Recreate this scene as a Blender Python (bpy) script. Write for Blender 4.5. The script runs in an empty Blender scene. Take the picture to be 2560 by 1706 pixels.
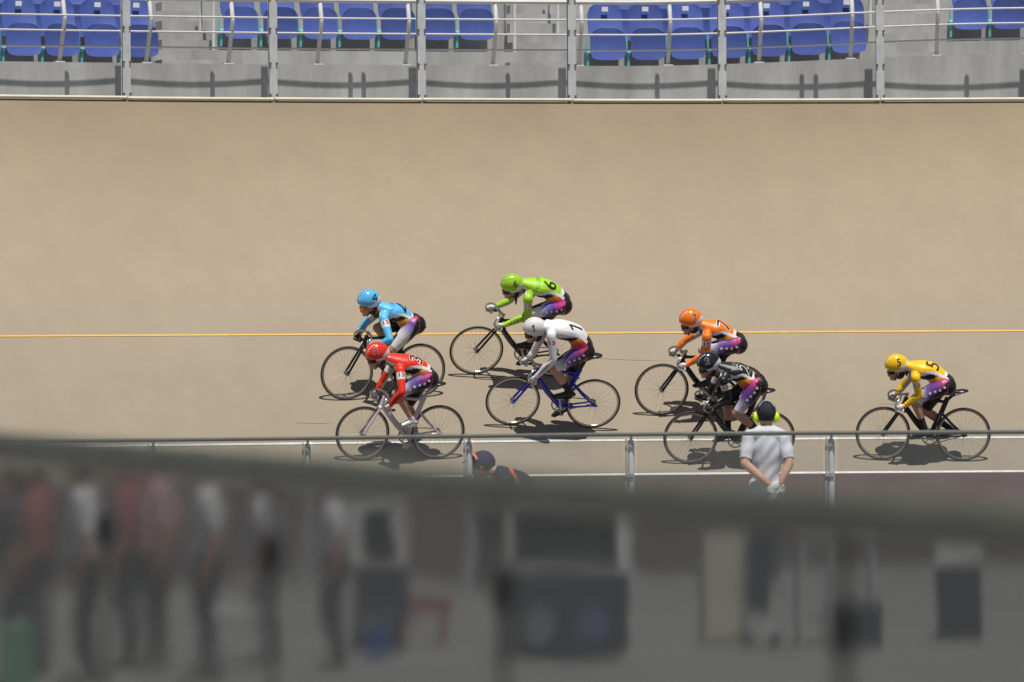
import bpy, bmesh, math, random
import numpy as np
from mathutils import Vector, Matrix
from mathutils.bvhtree import BVHTree
random.seed(7); np.random.seed(7)
S = bpy.context.scene
C = S.collection
rad = math.radians

# ------------------------------------------------------------------ camera, sky, sun, exposure
F = 14460.0; PW, PH = 2560, 1706                    # focal length in photo pixels
CAM = np.array([0, 0, 2.45]); PITCH = rad(-0.0515); ROLL = rad(-0.31)
def rx(a): c, s = math.cos(a), math.sin(a); return np.array([[1,0,0],[0,c,-s],[0,s,c]])
def rz(a): c, s = math.cos(a), math.sin(a); return np.array([[c,-s,0],[s,c,0],[0,0,1]])
RC = rx(math.pi/2 + PITCH) @ rz(ROLL)
cd = bpy.data.cameras.new('camera'); cam = bpy.data.objects.new('camera', cd); C.objects.link(cam)
cd.sensor_width = 36; cd.lens = F/PW*36; cd.clip_start = 0.5; cd.clip_end = 3000
M4 = Matrix.Identity(4)
for i in range(3):
    for j in range(3): M4[i][j] = RC[i][j]
M4.translation = Vector(CAM); cam.matrix_world = M4
cd.dof.use_dof = True; cd.dof.focus_distance = 70.5; cd.dof.aperture_fstop = 3.7
S.camera = cam
SUN_TO = Vector((0.09, -0.41, 1.0)).normalized()      # towards the sun
wd = bpy.data.worlds.new('World'); S.world = wd; wd.use_nodes = True
wn = wd.node_tree.nodes; wn.clear()
sky = wn.new('ShaderNodeTexSky'); sky.sky_type = 'NISHITA'; sky.sun_disc = False
sky.sun_elevation = math.asin(SUN_TO.z); sky.sun_rotation = math.atan2(SUN_TO.x, SUN_TO.y)
sky.air_density = 1.0; sky.dust_density = 1.2
bg = wn.new('ShaderNodeBackground'); bg.inputs[1].default_value = 0.05
wo = wn.new('ShaderNodeOutputWorld')
wd.node_tree.links.new(sky.outputs[0], bg.inputs[0]); wd.node_tree.links.new(bg.outputs[0], wo.inputs[0])
sl = bpy.data.lights.new('sun', 'SUN'); sl.energy = 4.8; sl.angle = rad(0.53); sl.color = (1.0, 0.96, 0.89)
so = bpy.data.objects.new('sun', sl); C.objects.link(so); so.location = (20, -10, 40)
so.rotation_euler = SUN_TO.to_track_quat('Z', 'Y').to_euler()
S.view_settings.view_transform = 'Standard'; S.view_settings.look = 'None'
S.view_settings.exposure = -0.05; S.view_settings.gamma = 1.0
S.cycles.use_denoising = True; S.cycles.max_bounces = 10; S.cycles.transparent_max_bounces = 16
S.cycles.transmission_bounces = 8

# ------------------------------------------------------------------ geometry of the place
def ray(px, py):
    d = RC @ np.array([(px-PW/2)/F, -(py-PH/2)/F, -1.0]); return d/d[1]
def P(px, py, d): return CAM + ray(px, py)*d          # photo pixel at depth d -> point
R0 = 27.0; PHI0 = rad(14); BANK = rad(35); Z0 = 0.766
CX = R0*math.sin(PHI0); CY = 69.0 - R0*math.cos(PHI0)
def arc(phi, r, z): return np.array([CX - r*math.sin(phi), CY + r*math.cos(phi), z])
def phi_at(px, r, z):                                  # angle on the bend seen at photo column px
    lo, hi = rad(-60), rad(70)
    for _ in range(50):
        m = (lo+hi)/2; q = RC.T @ (arc(m, r, z)-CAM)
        if PW/2 - F*q[0]/q[2] > px: lo = m
        else: hi = m
    return lo
def track_hit(px, py):
    d = ray(px, py); lo, hi = 60.0, 85.0
    for _ in range(60):
        m = (lo+hi)/2; X = CAM+d*m
        if X[2]-(Z0+(math.hypot(X[0]-CX, X[1]-CY)-R0)*math.tan(BANK)) > 0: lo = m
        else: hi = m
    return CAM+d*lo

# ------------------------------------------------------------------ materials
def mk(name, col, rough=0.55, metal=0.0, var=0.0, scale=6.0, bump=0.0, bscale=40.0, stretch=None, spec=0.5, coat=0.0):
    m = bpy.data.materials.new(name); m.use_nodes = True
    nt = m.node_tree; b = nt.nodes['Principled BSDF']; L = nt.links.new
    b.inputs['Base Color'].default_value = (*col, 1); b.inputs['Roughness'].default_value = rough
    b.inputs['Metallic'].default_value = metal; b.inputs['Specular IOR Level'].default_value = spec
    if coat: b.inputs['Coat Weight'].default_value = coat; b.inputs['Coat Roughness'].default_value = 0.08
    if var or bump:
        tc = nt.nodes.new('ShaderNodeTexCoord'); src = tc.outputs['Object']
        if stretch:
            mp = nt.nodes.new('ShaderNodeMapping'); mp.inputs['Scale'].default_value = stretch
            L(src, mp.inputs[0]); src = mp.outputs[0]
    if var:
        n = nt.nodes.new('ShaderNodeTexNoise'); n.inputs['Scale'].default_value = scale; n.inputs['Detail'].default_value = 7
        n.inputs['Roughness'].default_value = 0.65; L(src, n.inputs['Vector'])
        r = nt.nodes.new('ShaderNodeValToRGB'); r.color_ramp.elements[0].position = 0.3; r.color_ramp.elements[1].position = 0.72
        r.color_ramp.elements[0].color = (*[c*(1-var) for c in col], 1); r.color_ramp.elements[1].color = (*[min(1, c*(1+var)) for c in col], 1)
        L(n.outputs['Fac'], r.inputs[0]); L(r.outputs[0], b.inputs['Base Color'])
    if bump:
        n2 = nt.nodes.new('ShaderNodeTexNoise'); n2.inputs['Scale'].default_value = bscale; n2.inputs['Detail'].default_value = 4; L(src, n2.inputs['Vector'])
        bp = nt.nodes.new('ShaderNodeBump'); bp.inputs['Strength'].default_value = bump; bp.inputs['Distance'].default_value = 0.01
        L(n2.outputs['Fac'], bp.inputs['Height']); L(bp.outputs[0], b.inputs['Normal'])
    return m
def mk_col(name, rough=0.5, bump=0.25, bscale=22.0, coat=0.0, spec=0.4):   # colour from the fabric/paint print stored on the mesh
    m = mk(name, (0.5, 0.5, 0.5), rough, bump=bump, bscale=bscale, coat=coat, spec=spec)
    nt = m.node_tree; a = nt.nodes.new('ShaderNodeAttribute'); a.attribute_name = 'Col'
    nt.links.new(a.outputs['Color'], nt.nodes['Principled BSDF'].inputs['Base Color']); return m
def mk_track():
    m = bpy.data.materials.new('track_surface'); m.use_nodes = True; nt = m.node_tree; L = nt.links.new; N = nt.nodes.new
    b = nt.nodes['Principled BSDF']; b.inputs['Roughness'].default_value = 0.78; b.inputs['Specular IOR Level'].default_value = 0.25
    uv = N('ShaderNodeUVMap'); uv.uv_map = 'UVMap'
    def noise(sc, vec, det=6, ro=0.6):
        mp = N('ShaderNodeMapping'); mp.inputs['Scale'].default_value = vec; L(uv.outputs[0], mp.inputs[0])
        n = N('ShaderNodeTexNoise'); n.inputs['Scale'].default_value = sc; n.inputs['Detail'].default_value = det; n.inputs['Roughness'].default_value = ro
        L(mp.outputs[0], n.inputs['Vector']); return n.outputs['Fac']
    def ramp(f, p0, c0, p1, c1):
        r = N('ShaderNodeValToRGB'); e = r.color_ramp.elements; e[0].position = p0; e[1].position = p1; e[0].color = (*c0, 1); e[1].color = (*c1, 1); L(f, r.inputs[0]); return r.outputs[0]
    def mul(a, c, f=1.0):
        x = N('ShaderNodeMix'); x.data_type = 'RGBA'; x.blend_type = 'MULTIPLY'; x.inputs[0].default_value = f
        L(a, x.inputs[6]); L(c, x.inputs[7]); return x.outputs[2]
    # colour up the bank: greyer at the foot, paler midway, darker brown on top
    sp = N('ShaderNodeSeparateXYZ'); L(uv.outputs[0], sp.inputs[0])
    wob = N('ShaderNodeMath'); wob.operation = 'MULTIPLY_ADD'; L(noise(0.5, (1, 1, 1), 3), wob.inputs[0]); wob.inputs[1].default_value = 1.6; L(sp.outputs['Y'], wob.inputs[2])
    mr = N('ShaderNodeMapRange'); mr.inputs[1].default_value = 0.4; mr.inputs[2].default_value = 9.6; L(wob.outputs[0], mr.inputs[0])
    r = N('ShaderNodeValToRGB'); e = r.color_ramp.elements
    e[0].position = 0.0; e[0].color = (0.258, 0.220, 0.170, 1); e[1].position = 1.0; e[1].color = (0.212, 0.168, 0.114, 1)
    for pos, c in ((0.22, (0.290, 0.244, 0.182)), (0.5, (0.326, 0.267, 0.196)), (0.72, (0.306, 0.247, 0.177)), (0.88, (0.262, 0.208, 0.144))):
        k = e.new(pos); k.color = (*c, 1)
    L(mr.outputs[0], r.inputs[0]); col = r.outputs[0]
    col = mul(col, ramp(noise(0.30, (1.2, 0.8, 1), 5), 0.3, (0.96, 0.957, 0.952), 0.7, (1.03, 1.027, 1.022)))
    col = mul(col, ramp(noise(2.2, (1.3, 0.55, 1), 6), 0.32, (0.965, 0.96, 0.955), 0.68, (1.03, 1.03, 1.03)))
    col = mul(col, ramp(noise(60, (1, 1, 1), 3), 0.3, (0.93, 0.93, 0.93), 0.7, (1.06, 1.06, 1.06)))
    col = mul(col, ramp(noise(1.1, (0.5, 6.0, 1), 3, 0.5), 0.20, (0.88, 0.88, 0.88), 0.26, (1, 1, 1)))     # faint tyre scuffs along the lap
    L(col, b.inputs['Base Color'])
    bp = N('ShaderNodeBump'); bp.inputs['Strength'].default_value = 0.25; bp.inputs['Distance'].default_value = 0.004
    L(noise(90, (1, 1, 1), 3), bp.inputs['Height']); L(bp.outputs[0], b.inputs['Normal'])
    return m
MT = {}
MT['track'] = mk_track()
MT['white_line'] = mk('white_line_paint', (0.66, 0.66, 0.63), 0.6, var=0.22, scale=7)
MT['yellow_line'] = mk('yellow_line_paint', (0.66, 0.38, 0.08), 0.6, var=0.12, scale=9)
MT['apron'] = mk('apron_paint', (0.066, 0.042, 0.042), 0.8, var=0.18, scale=0.8, bump=0.2, bscale=60)
MT['ground'] = mk('infield_concrete', (0.235, 0.232, 0.222), 0.85, var=0.16, scale=0.35, bump=0.2, bscale=30)
MT['concrete'] = mk('stand_concrete', (0.36, 0.357, 0.347), 0.85, var=0.24, scale=2.4, bump=0.35, bscale=14, stretch=(1, 1, 0.22))
MT['cream'] = mk('cream_rail_paint', (0.66, 0.63, 0.50), 0.5, var=0.1, scale=3)
MT['galv'] = mk('galvanised_steel', (0.50, 0.52, 0.54), 0.55, 0.05, var=0.15, scale=8)
MT['galv2'] = mk('weathered_fence_steel', (0.30, 0.31, 0.30), 0.6, 0.25, var=0.15, scale=8)
MT['railgrey'] = mk('dull_rail_steel', (0.17, 0.175, 0.16), 0.6, 0.1, var=0.15, scale=5)
MT['neargreen'] = mk('dark_green_rail_paint', (0.075, 0.077, 0.058), 0.6, var=0.25, scale=6)
MT['clamp'] = mk('black_rubber_clamp', (0.006, 0.006, 0.003), 0.7, var=0.2, scale=20)
MT['whitepipe'] = mk('white_pipe_paint', (0.62, 0.62, 0.60), 0.45, var=0.08, scale=5)
MT['bolt'] = mk('rusty_bolt', (0.16, 0.12, 0.08), 0.7, 0.4, var=0.3, scale=30)
MT['seatblue'] = mk('blue_seat_plastic', (0.065, 0.102, 0.34), 0.36, var=0.12, scale=5, spec=0.55)
_nt = MT['seatblue'].node_tree; _b = _nt.nodes['Principled BSDF']; _src = _b.inputs['Base Color'].links[0].from_socket      # each seat faded a little differently
_oi = _nt.nodes.new('ShaderNodeObjectInfo'); _mr = _nt.nodes.new('ShaderNodeMapRange'); _mr.inputs[3].default_value = 0.82; _mr.inputs[4].default_value = 1.22
_mx = _nt.nodes.new('ShaderNodeMix'); _mx.data_type = 'RGBA'; _mx.blend_type = 'MULTIPLY'; _mx.inputs[0].default_value = 1.0
_nt.links.new(_oi.outputs['Random'], _mr.inputs[0]); _nt.links.new(_src, _mx.inputs[6]); _nt.links.new(_mr.outputs[0], _mx.inputs[7]); _nt.links.new(_mx.outputs[2], _b.inputs['Base Color'])
MT['teal'] = mk('teal_bracket_paint', (0.13, 0.44, 0.46), 0.5, var=0.15, scale=8)
MT['tag'] = mk('white_number_tag', (0.75, 0.75, 0.74), 0.4, var=0.05)
MT['skin'] = mk('skin', (0.52, 0.295, 0.205), 0.5, var=0.10, scale=14, spec=0.35)
MT['suit'] = mk_col('skinsuit_fabric', 0.42, 0.35, 16)
MT['helmet'] = mk_col('helmet_paint', 0.22, 0.0, coat=0.4)
MT['cloth'] = mk_col('cotton_cloth', 0.8, 0.6, 10)
MT['tyre'] = mk('tyre_rubber', (0.045, 0.041, 0.037), 0.7, var=0.2, scale=30)
MT['rim'] = mk('polished_rim', (0.55, 0.53, 0.49), 0.28, 0.85, var=0.1, scale=20)
MT['spoke'] = mk('spoke_steel', (0.22, 0.21, 0.20), 0.5, 0.4, var=0.1, scale=20)
MT['chrome'] = mk('chrome', (0.70, 0.70, 0.70), 0.18, 0.95, var=0.06, scale=15)
MT['alloy'] = mk('brushed_alloy', (0.45, 0.45, 0.44), 0.35, 0.85, var=0.1, scale=20)
MT['blackplastic'] = mk('black_plastic', (0.012, 0.012, 0.013), 0.4, var=0.15, scale=10)
MT['chain'] = mk('chain_steel', (0.18, 0.17, 0.15), 0.4, 0.8, var=0.2, scale=80)
MT['saddle'] = mk('saddle_cover', (0.016, 0.017, 0.022), 0.3, var=0.15, scale=14)
MT['hair'] = mk('black_hair', (0.012, 0.010, 0.009), 0.5, var=0.3, scale=40, bump=0.5, bscale=90)
MT['brownhair'] = mk('brown_hair', (0.075, 0.032, 0.018), 0.5, var=0.3, scale=40, bump=0.5, bscale=90)
MT['whiteglove'] = mk('white_glove', (0.74, 0.74, 0.73), 0.7, var=0.08, scale=20, bump=0.4, bscale=60)
MT['blackglove'] = mk('black_glove', (0.015, 0.015, 0.015), 0.7, var=0.15, scale=20, bump=0.4, bscale=60)
MT['blacksock'] = mk('black_sock', (0.014, 0.014, 0.015), 0.8, var=0.15, scale=20)
MT['whitesock'] = mk('white_sock', (0.70, 0.69, 0.67), 0.8, var=0.08, scale=20)
MT['blackshoe'] = mk('black_shoe', (0.016, 0.016, 0.018), 0.3, var=0.15, scale=12)
MT['silvershoe'] = mk('silver_shoe', (0.62, 0.62, 0.58), 0.35, 0.3, var=0.1, scale=12)
MT['inkblack'] = mk('black_print', (0.010, 0.012, 0.016), 0.5, var=0.1, scale=30)
MT['inkwhite'] = mk('white_print', (0.78, 0.78, 0.78), 0.5, var=0.05, scale=30)
MT['inkgrey'] = mk('grey_print', (0.22, 0.22, 0.22), 0.5, var=0.1, scale=30)
MT['inkred'] = mk('red_print', (0.62, 0.03, 0.03), 0.5, var=0.05, scale=30)
MT['inknavy'] = mk('navy_print', (0.012, 0.014, 0.05), 0.5, var=0.05, scale=30)
MT['inkyellow'] = mk('yellow_print', (0.75, 0.42, 0.04), 0.5, var=0.05, scale=30)
MT['inkgreen'] = mk('green_print', (0.14, 0.48, 0.06), 0.5, var=0.05, scale=30)
MT['inkblue'] = mk('blue_print', (0.05, 0.22, 0.72), 0.5, var=0.05, scale=30)
MT['lensdark'] = mk('dark_lens', (0.01, 0.01, 0.012), 0.08)
MT['lensorange'] = mk('orange_mirror_lens', (0.75, 0.24, 0.02), 0.12, 0.6)
MT['neon'] = mk('neon_yellow_plastic', (0.60, 0.82, 0.01), 0.5, var=0.05, scale=20)
MT['navycap'] = mk('navy_cap_cloth', (0.012, 0.016, 0.026), 0.85, var=0.15, scale=20, bump=0.3)
MT['navyblue'] = mk('navy_blue_cap', (0.020, 0.020, 0.065), 0.8, var=0.1, scale=20)
MT['greycap'] = mk('grey_cap_band', (0.30, 0.31, 0.33), 0.7, var=0.1, scale=20)
MT['darkbox'] = mk('dark_grey_cabinet', (0.030, 0.031, 0.038), 0.5, var=0.2, scale=4)
MT['whitebox'] = mk('white_cabinet_paint', (0.66, 0.66, 0.65), 0.5, var=0.06, scale=3)
MT['glassblack'] = mk('dark_glass', (0.012, 0.012, 0.014), 0.1, var=0.2, scale=2)
MT['creambox'] = mk('cream_paint', (0.52, 0.50, 0.43), 0.6, var=0.08, scale=3)
MT['redplastic'] = mk('red_plastic', (0.24, 0.04, 0.05), 0.45, var=0.1, scale=6)
MT['blueplastic'] = mk('blue_plastic', (0.02, 0.09, 0.36), 0.4, var=0.1, scale=6)
MT['slateblue'] = mk('slate_blue_panel', (0.07, 0.10, 0.20), 0.5, var=0.1, scale=6); MT['dullgrey'] = mk('dull_grey_panel', (0.14, 0.15, 0.17), 0.5, var=0.1, scale=6)
MT['greenplastic'] = mk('green_plastic', (0.14, 0.28, 0.21), 0.45, var=0.1, scale=6)
MT['orangeplastic'] = mk('orange_plastic', (0.55, 0.16, 0.03), 0.45, var=0.1, scale=6)
def mk_clear(name, tint, fog, fogcol):
    m = bpy.data.materials.new(name); m.use_nodes = True; nt = m.node_tree; N = nt.nodes; N.clear(); L = nt.links.new
    o = N.new('ShaderNodeOutputMaterial'); t = N.new('ShaderNodeBsdfTransparent'); t.inputs[0].default_value = (*tint, 1)
    d = N.new('ShaderNodeBsdfDiffuse'); d.inputs[0].default_value = (*fogcol, 1)
    tc = N.new('ShaderNodeTexCoord'); n = N.new('ShaderNodeTexNoise'); n.inputs['Scale'].default_value = 1.7; n.inputs['Detail'].default_value = 6; L(tc.outputs['Object'], n.inputs['Vector'])
    mr = N.new('ShaderNodeMapRange'); mr.inputs[1].default_value = 0.3; mr.inputs[2].default_value = 0.7; mr.inputs[3].default_value = fog*0.6; mr.inputs[4].default_value = fog*1.4
    L(n.outputs['Fac'], mr.inputs[0]); mx = N.new('ShaderNodeMixShader'); L(mr.outputs[0], mx.inputs[0]); L(t.outputs[0], mx.inputs[1]); L(d.outputs[0], mx.inputs[2]); L(mx.outputs[0], o.inputs[0])
    return m
def mk_hazy(name, rippled):   # old acrylic sheet, dulled and grey with dust; one of its faces is rippled
    m = bpy.data.materials.new(name); m.use_nodes = True; nt = m.node_tree; N = nt.nodes; N.clear(); L = nt.links.new
    o = N.new('ShaderNodeOutputMaterial'); t = N.new('ShaderNodeBsdfRefraction'); t.inputs['Color'].default_value = (0.69, 0.69, 0.68, 1)
    t.inputs['Roughness'].default_value = 0.030; t.inputs['IOR'].default_value = 1.12
    d = N.new('ShaderNodeBsdfDiffuse'); d.inputs[0].default_value = (0.33, 0.335, 0.325, 1)
    if rippled:
        tc = N.new('ShaderNodeTexCoord'); last = None
        for sc, dist in (((0.6, 0.6, 4.0), 0.0009), ((3.0, 3.0, 60.0), 0.00013)):
            mp = N.new('ShaderNodeMapping'); mp.inputs['Scale'].default_value = sc; L(tc.outputs['Object'], mp.inputs[0])
            n = N.new('ShaderNodeTexNoise'); n.inputs['Scale'].default_value = 2.0; n.inputs['Detail'].default_value = 1; L(mp.outputs[0], n.inputs['Vector'])
            bp = N.new('ShaderNodeBump'); bp.inputs['Strength'].default_value = 1.0; bp.inputs['Distance'].default_value = dist; L(n.outputs['Fac'], bp.inputs['Height'])
            if last: L(last.outputs[0], bp.inputs['Normal'])
            last = bp
        L(last.outputs[0], t.inputs['Normal'])
    mx = N.new('ShaderNodeMixShader'); mx.inputs[0].default_value = 0.27; L(t.outputs[0], mx.inputs[1]); L(d.outputs[0], mx.inputs[2]); L(mx.outputs[0], o.inputs[0])
    return m
MT['clear'] = mk_clear('clear_acrylic', (0.94, 0.95, 0.95), 0.07, (0.5, 0.5, 0.48))
MT['hazy'] = mk_hazy('hazy_acrylic', False); MT['hazy2'] = mk_hazy('rippled_acrylic', True)

# ------------------------------------------------------------------ mesh helpers
def nrm(v): v = np.asarray(v, float); return v/max(1e-9, np.linalg.norm(v))
def cr(pts, n=6):                                     # Catmull-Rom through the points (any width)
    p = np.asarray(pts, float); q = np.vstack([2*p[0]-p[1], p, 2*p[-1]-p[-2]]); out = []
    for i in range(1, len(q)-2):
        for k in range(n):
            t = k/n; a, b, c, d = q[i-1], q[i], q[i+1], q[i+2]
            out.append(0.5*((2*b)+(c-a)*t+(2*a-5*b+4*c-d)*t*t+(3*b-a-3*c+d)*t**3))
    out.append(p[-1]); return np.array(out)
class MB:
    def __init__(s): s.v = []; s.f = []
    def add(s, vs, fs):
        o = len(s.v); s.v += [tuple(map(float, v)) for v in vs]; s.f += [tuple(i+o for i in f) for f in fs]; return s
    def box(s, c, d, R=None):
        c = np.asarray(c, float); d = np.asarray(d, float)/2; R = np.eye(3) if R is None else np.asarray(R)
        vs = [c + R @ (d*np.array(k)) for k in ((-1,-1,-1),(1,-1,-1),(1,1,-1),(-1,1,-1),(-1,-1,1),(1,-1,1),(1,1,1),(-1,1,1))]
        return s.add(vs, [(0,3,2,1),(4,5,6,7),(0,1,5,4),(1,2,6,5),(2,3,7,6),(3,0,4,7)])
    def tube(s, pts, r, n=10, side=(0,1,0), cap=True, round_cap=False, closed=False):
        p = np.asarray(pts, float); m = len(p)
        r = np.asarray(r, float)
        if r.ndim == 0: r = np.full((m, 2), float(r))
        elif r.ndim == 1: r = np.tile(r, (m, 1)) if (len(r) == 2 and m != 2) else np.stack([r, r], 1)
        T = np.gradient(p, axis=0) if m > 2 else np.tile(p[1]-p[0], (2, 1))
        if closed: T = np.roll(p, -1, 0)-np.roll(p, 1, 0)
        rings = []; side = np.asarray(side, float)
        for i in range(m):
            t = nrm(T[i]); sd = side - t*(side@t)
            if np.linalg.norm(sd) < 0.05: sd = np.cross(t, (0.3, 0.2, 1)); sd = sd - t*(sd@t)
            sd = nrm(sd); nn = np.cross(t, sd); rings.append((p[i], sd, nn, r[i], t))
        if round_cap and not closed:
            def caps(R, sg):
                c, sd, nn, rr, t = R; out = []; rm = rr.mean()
                for a in (35, 65, 85): out.append((c+sg*t*rm*math.sin(rad(a)), sd, nn, rr*math.cos(rad(a)), t))
                return out
            rings = caps(rings[0], -1)[::-1]+rings+caps(rings[-1], 1)
        vs = []; fs = []
        for c, sd, nn, rr, t in rings:
            for k in range(n):
                a = 2*math.pi*k/n; vs.append(c+sd*rr[0]*math.cos(a)+nn*rr[1]*math.sin(a))
        R = len(rings)
        for i in range(R if closed else R-1):
            for k in range(n):
                a, b = i*n+k, i*n+(k+1) % n; j = (i+1) % R
                fs.append((a, b, j*n+(k+1) % n, j*n+k))
        if cap and not closed:
            fs.append(tuple(range(n))[::-1]); fs.append(tuple(range((R-1)*n, R*n)))
        return s.add(vs, fs)
    def ell(s, c, r, R=None, nu=16, nv=10):
        c = np.asarray(c, float); R = np.eye(3) if R is None else np.asarray(R); vs = [c+R@(np.array([0,0,1])*r)]; fs = []
        for i in range(1, nv):
            a = math.pi*i/nv
            for k in range(nu):
                b = 2*math.pi*k/nu; vs.append(c+R@(np.array([math.sin(a)*math.cos(b), math.sin(a)*math.sin(b), math.cos(a)])*r))
        vs.append(c+R@(np.array([0,0,-1])*r)); e = len(vs)-1
        for k in range(nu):
            fs.append((0, 1+k, 1+(k+1) % nu)); fs.append((e, 1+(nv-2)*nu+(k+1) % nu, 1+(nv-2)*nu+k))
            for i in range(nv-2):
                a = 1+i*nu; fs.append((a+k, a+nu+k, a+nu+(k+1) % nu, a+(k+1) % nu))
        return s.add(vs, fs)
    def cyl(s, a, b, r, n=14): return s.tube([a, b], np.array([[r, r], [r, r]]), n, side=(0.31, 0.2, 0.93))
    def build(s, name, mat=None, parent=None, smooth=True, mw=None):
        me = bpy.data.meshes.new(name); me.from_pydata(s.v, [], s.f); me.update()
        return link(name, me, mat, parent, smooth, mw)
def link(name, me, mat=None, parent=None, smooth=True, mw=None):
    if smooth and len(me.polygons):
        me.polygons.foreach_set('use_smooth', [True]*len(me.polygons))
        try: me.set_sharp_from_angle(angle=rad(40))
        except Exception: pass
    o = bpy.data.objects.new(name, me); C.objects.link(o)
    if mat is not None:
        if not me.materials: me.materials.append(MT[mat] if isinstance(mat, str) else mat)
    if parent is not None: o.parent = parent
    if mw is not None: o.matrix_world = mw
    return o
def tag(o, label, cat, group=None, kind=None):
    o['label'] = label; o['category'] = cat
    if group: o['group'] = group
    if kind: o['kind'] = kind
    return o
def struct(o): o['kind'] = 'structure'; return o
def empty(name, loc=(0,0,0), mw=None):
    o = bpy.data.objects.new(name, None); C.objects.link(o); o.empty_display_size = 0.2; o.location = loc
    if mw is not None: o.matrix_world = mw
    return o
def copy_tree(o, parent=None):
    c = o.copy(); C.objects.link(c); c.parent = parent
    for ch in o.children: copy_tree(ch, c)
    return c
def frame(h, a, u, O):                                # columns: forward, left, up
    m = Matrix.Identity(4)
    for i in range(3): m[i][0], m[i][1], m[i][2], m[i][3] = h[i], a[i], u[i], O[i]
    return m
def arcframe(phi, r, z):                              # x along the lap (screen left), y inward towards the camera, z up
    h = np.array([-math.cos(phi), -math.sin(phi), 0]); a = np.array([math.sin(phi), -math.cos(phi), 0]); return frame(h, a, (0,0,1), arc(phi, r, z))
def sweep(name, prof, ph0, ph1, n, mat, zadd=None, smooth=False, uv=False, close=False):   # profile of (r, z) swept along the bend
    vs = []; fs = []; m = len(prof); uvs = []
    ln = np.concatenate([[0], np.cumsum([math.hypot(prof[i+1][0]-prof[i][0], prof[i+1][1]-prof[i][1]) for i in range(m-1)])])
    for i in range(n+1):
        ph = ph0+(ph1-ph0)*i/n
        for j, (r, z) in enumerate(prof):
            vs.append(tuple(arc(ph, r, z+(zadd(ph, z) if zadd else 0)))); uvs.append(((ph-PHI0)*R0, ln[j]))
    mm = m if close else m-1
    for i in range(n):
        for j in range(mm): k = (j+1) % m; fs.append((i*m+j, (i+1)*m+j, (i+1)*m+k, i*m+k))
    if close: fs.append(tuple(range(m))); fs.append(tuple(range(n*m, n*m+m))[::-1])
    me = bpy.data.meshes.new(name); me.from_pydata(vs, [], fs); me.update()
    if uv:
        l = me.uv_layers.new(name='UVMap'); idx = np.zeros(len(me.loops), int); me.loops.foreach_get('vertex_index', idx)
        l.data.foreach_set('uv', np.array(uvs)[idx].ravel())
    return link(name, me, mat, None, smooth)

# ------------------------------------------------------------------ ground, apron, track, painted lines
g = MB().add([(-150,-60,0),(150,-60,0),(150,170,0),(-150,170,0)], [(0,1,2,3)]).build('infield_ground', 'ground', smooth=False); struct(g)
PA, PB = rad(-38), rad(66)
RT = R0+8.3*math.cos(BANK); ZT = Z0+8.3*math.sin(BANK)
tr = sweep('track', [(R0+w*math.cos(BANK), Z0+w*math.sin(BANK)) for w in np.linspace(0, 8.3, 30)], PA, PB, 150, 'track', smooth=True, uv=True); struct(tr)
ap = sweep('apron', [(R0-9.5, 0.012), (R0-6, 0.06), (R0-3, 0.32), (R0-1.2, 0.60), (R0, Z0)], PA, PB, 120, 'apron', smooth=True); struct(ap)
def paint(name, w0, w1, mat):
    q = 0.006; return struct(sweep(name, [(R0+w*math.cos(BANK)-q*math.sin(BANK), Z0+w*math.sin(BANK)+q*math.cos(BANK)) for w in (w0, w1)], PA, PB, 150, mat, smooth=True))
paint('inner_white_line', 0.004, 0.042, 'white_line'); paint('outer_white_line', 0.70, 0.738, 'white_line'); paint('yellow_line', 2.965, 3.001, 'yellow_line')
struct(sweep('apron_edge_line', [(R0-9.62, 0.016), (R0-9.45, 0.020)], PA, PB, 100, 'white_line'))

MT['scuff'] = mk('tyre_scuff', (0.245, 0.205, 0.155), 0.85, var=0.25, scale=12)
for px, py, ln, w_, dr in ((780,1060,0.50,0.008,0.03),(1560,903,1.2,0.006,0.10),(2250,1012,0.6,0.006,0.02)):
    X = track_hit(px, py); r_ = math.hypot(X[0]-CX, X[1]-CY); w0 = (r_-R0)/math.cos(BANK); f0 = math.atan2(-(X[0]-CX), X[1]-CY); vs = []; fs = []
    for i in range(17):
        t_ = i/16; ph = f0+(t_-0.5)*ln/r_; hw = w_*(0.15+math.sin(math.pi*t_)); wc = w0+dr*t_*t_
        for ww in (wc-hw/2, wc+hw/2): vs.append(tuple(arc(ph, R0+ww*math.cos(BANK)-0.004*math.sin(BANK), Z0+ww*math.sin(BANK)+0.004*math.cos(BANK))))
    for i in range(16): fs.append((2*i, 2*i+2, 2*i+3, 2*i+1))
    struct(MB().add(vs, fs).build('scuff_mark', 'scuff'))

# ------------------------------------------------------------------ stand: wall, terraces, aisle steps
def sm(x): x = min(1, max(0, x)); return x*x*(3-2*x)
def zadd(ph, z): return (0.15*sm((rad(8.5)-ph)/rad(9))) if z > ZT+0.2 else 0.0
RW = RT+0.60; ZL = ZT+0.50; ROW = 0.30; RD = 0.80
F1 = ZL-0.07
prof = [(RT, ZT-0.02), (RT+0.3, ZT-0.03), (RW, ZT-0.03), (RW, ZL), (RW+0.16, ZL), (RW+0.16, F1)]
for i in range(5): prof += [(RW+0.16+RD*(i+1), F1+ROW*i), (RW+0.16+RD*(i+1), F1+ROW*(i+1))]
prof += [(RW+0.16+RD*7, F1+ROW*5), (RW+0.16+RD*7, 0)]
struct(sweep('stand_terrace', prof, PA, PB, 200, 'concrete', zadd=zadd))
def arcbox(name, pl, pr, r0, r1, z0, z1, mat):        # block between two photo columns on the stand
    a, b = phi_at(pl, r0, z0), phi_at(pr, r0, z0)
    return sweep(name, [(r0, z0), (r1, z0), (r1, z1), (r0, z1)], b, a, 4, mat, zadd=zadd, close=True)
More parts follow.
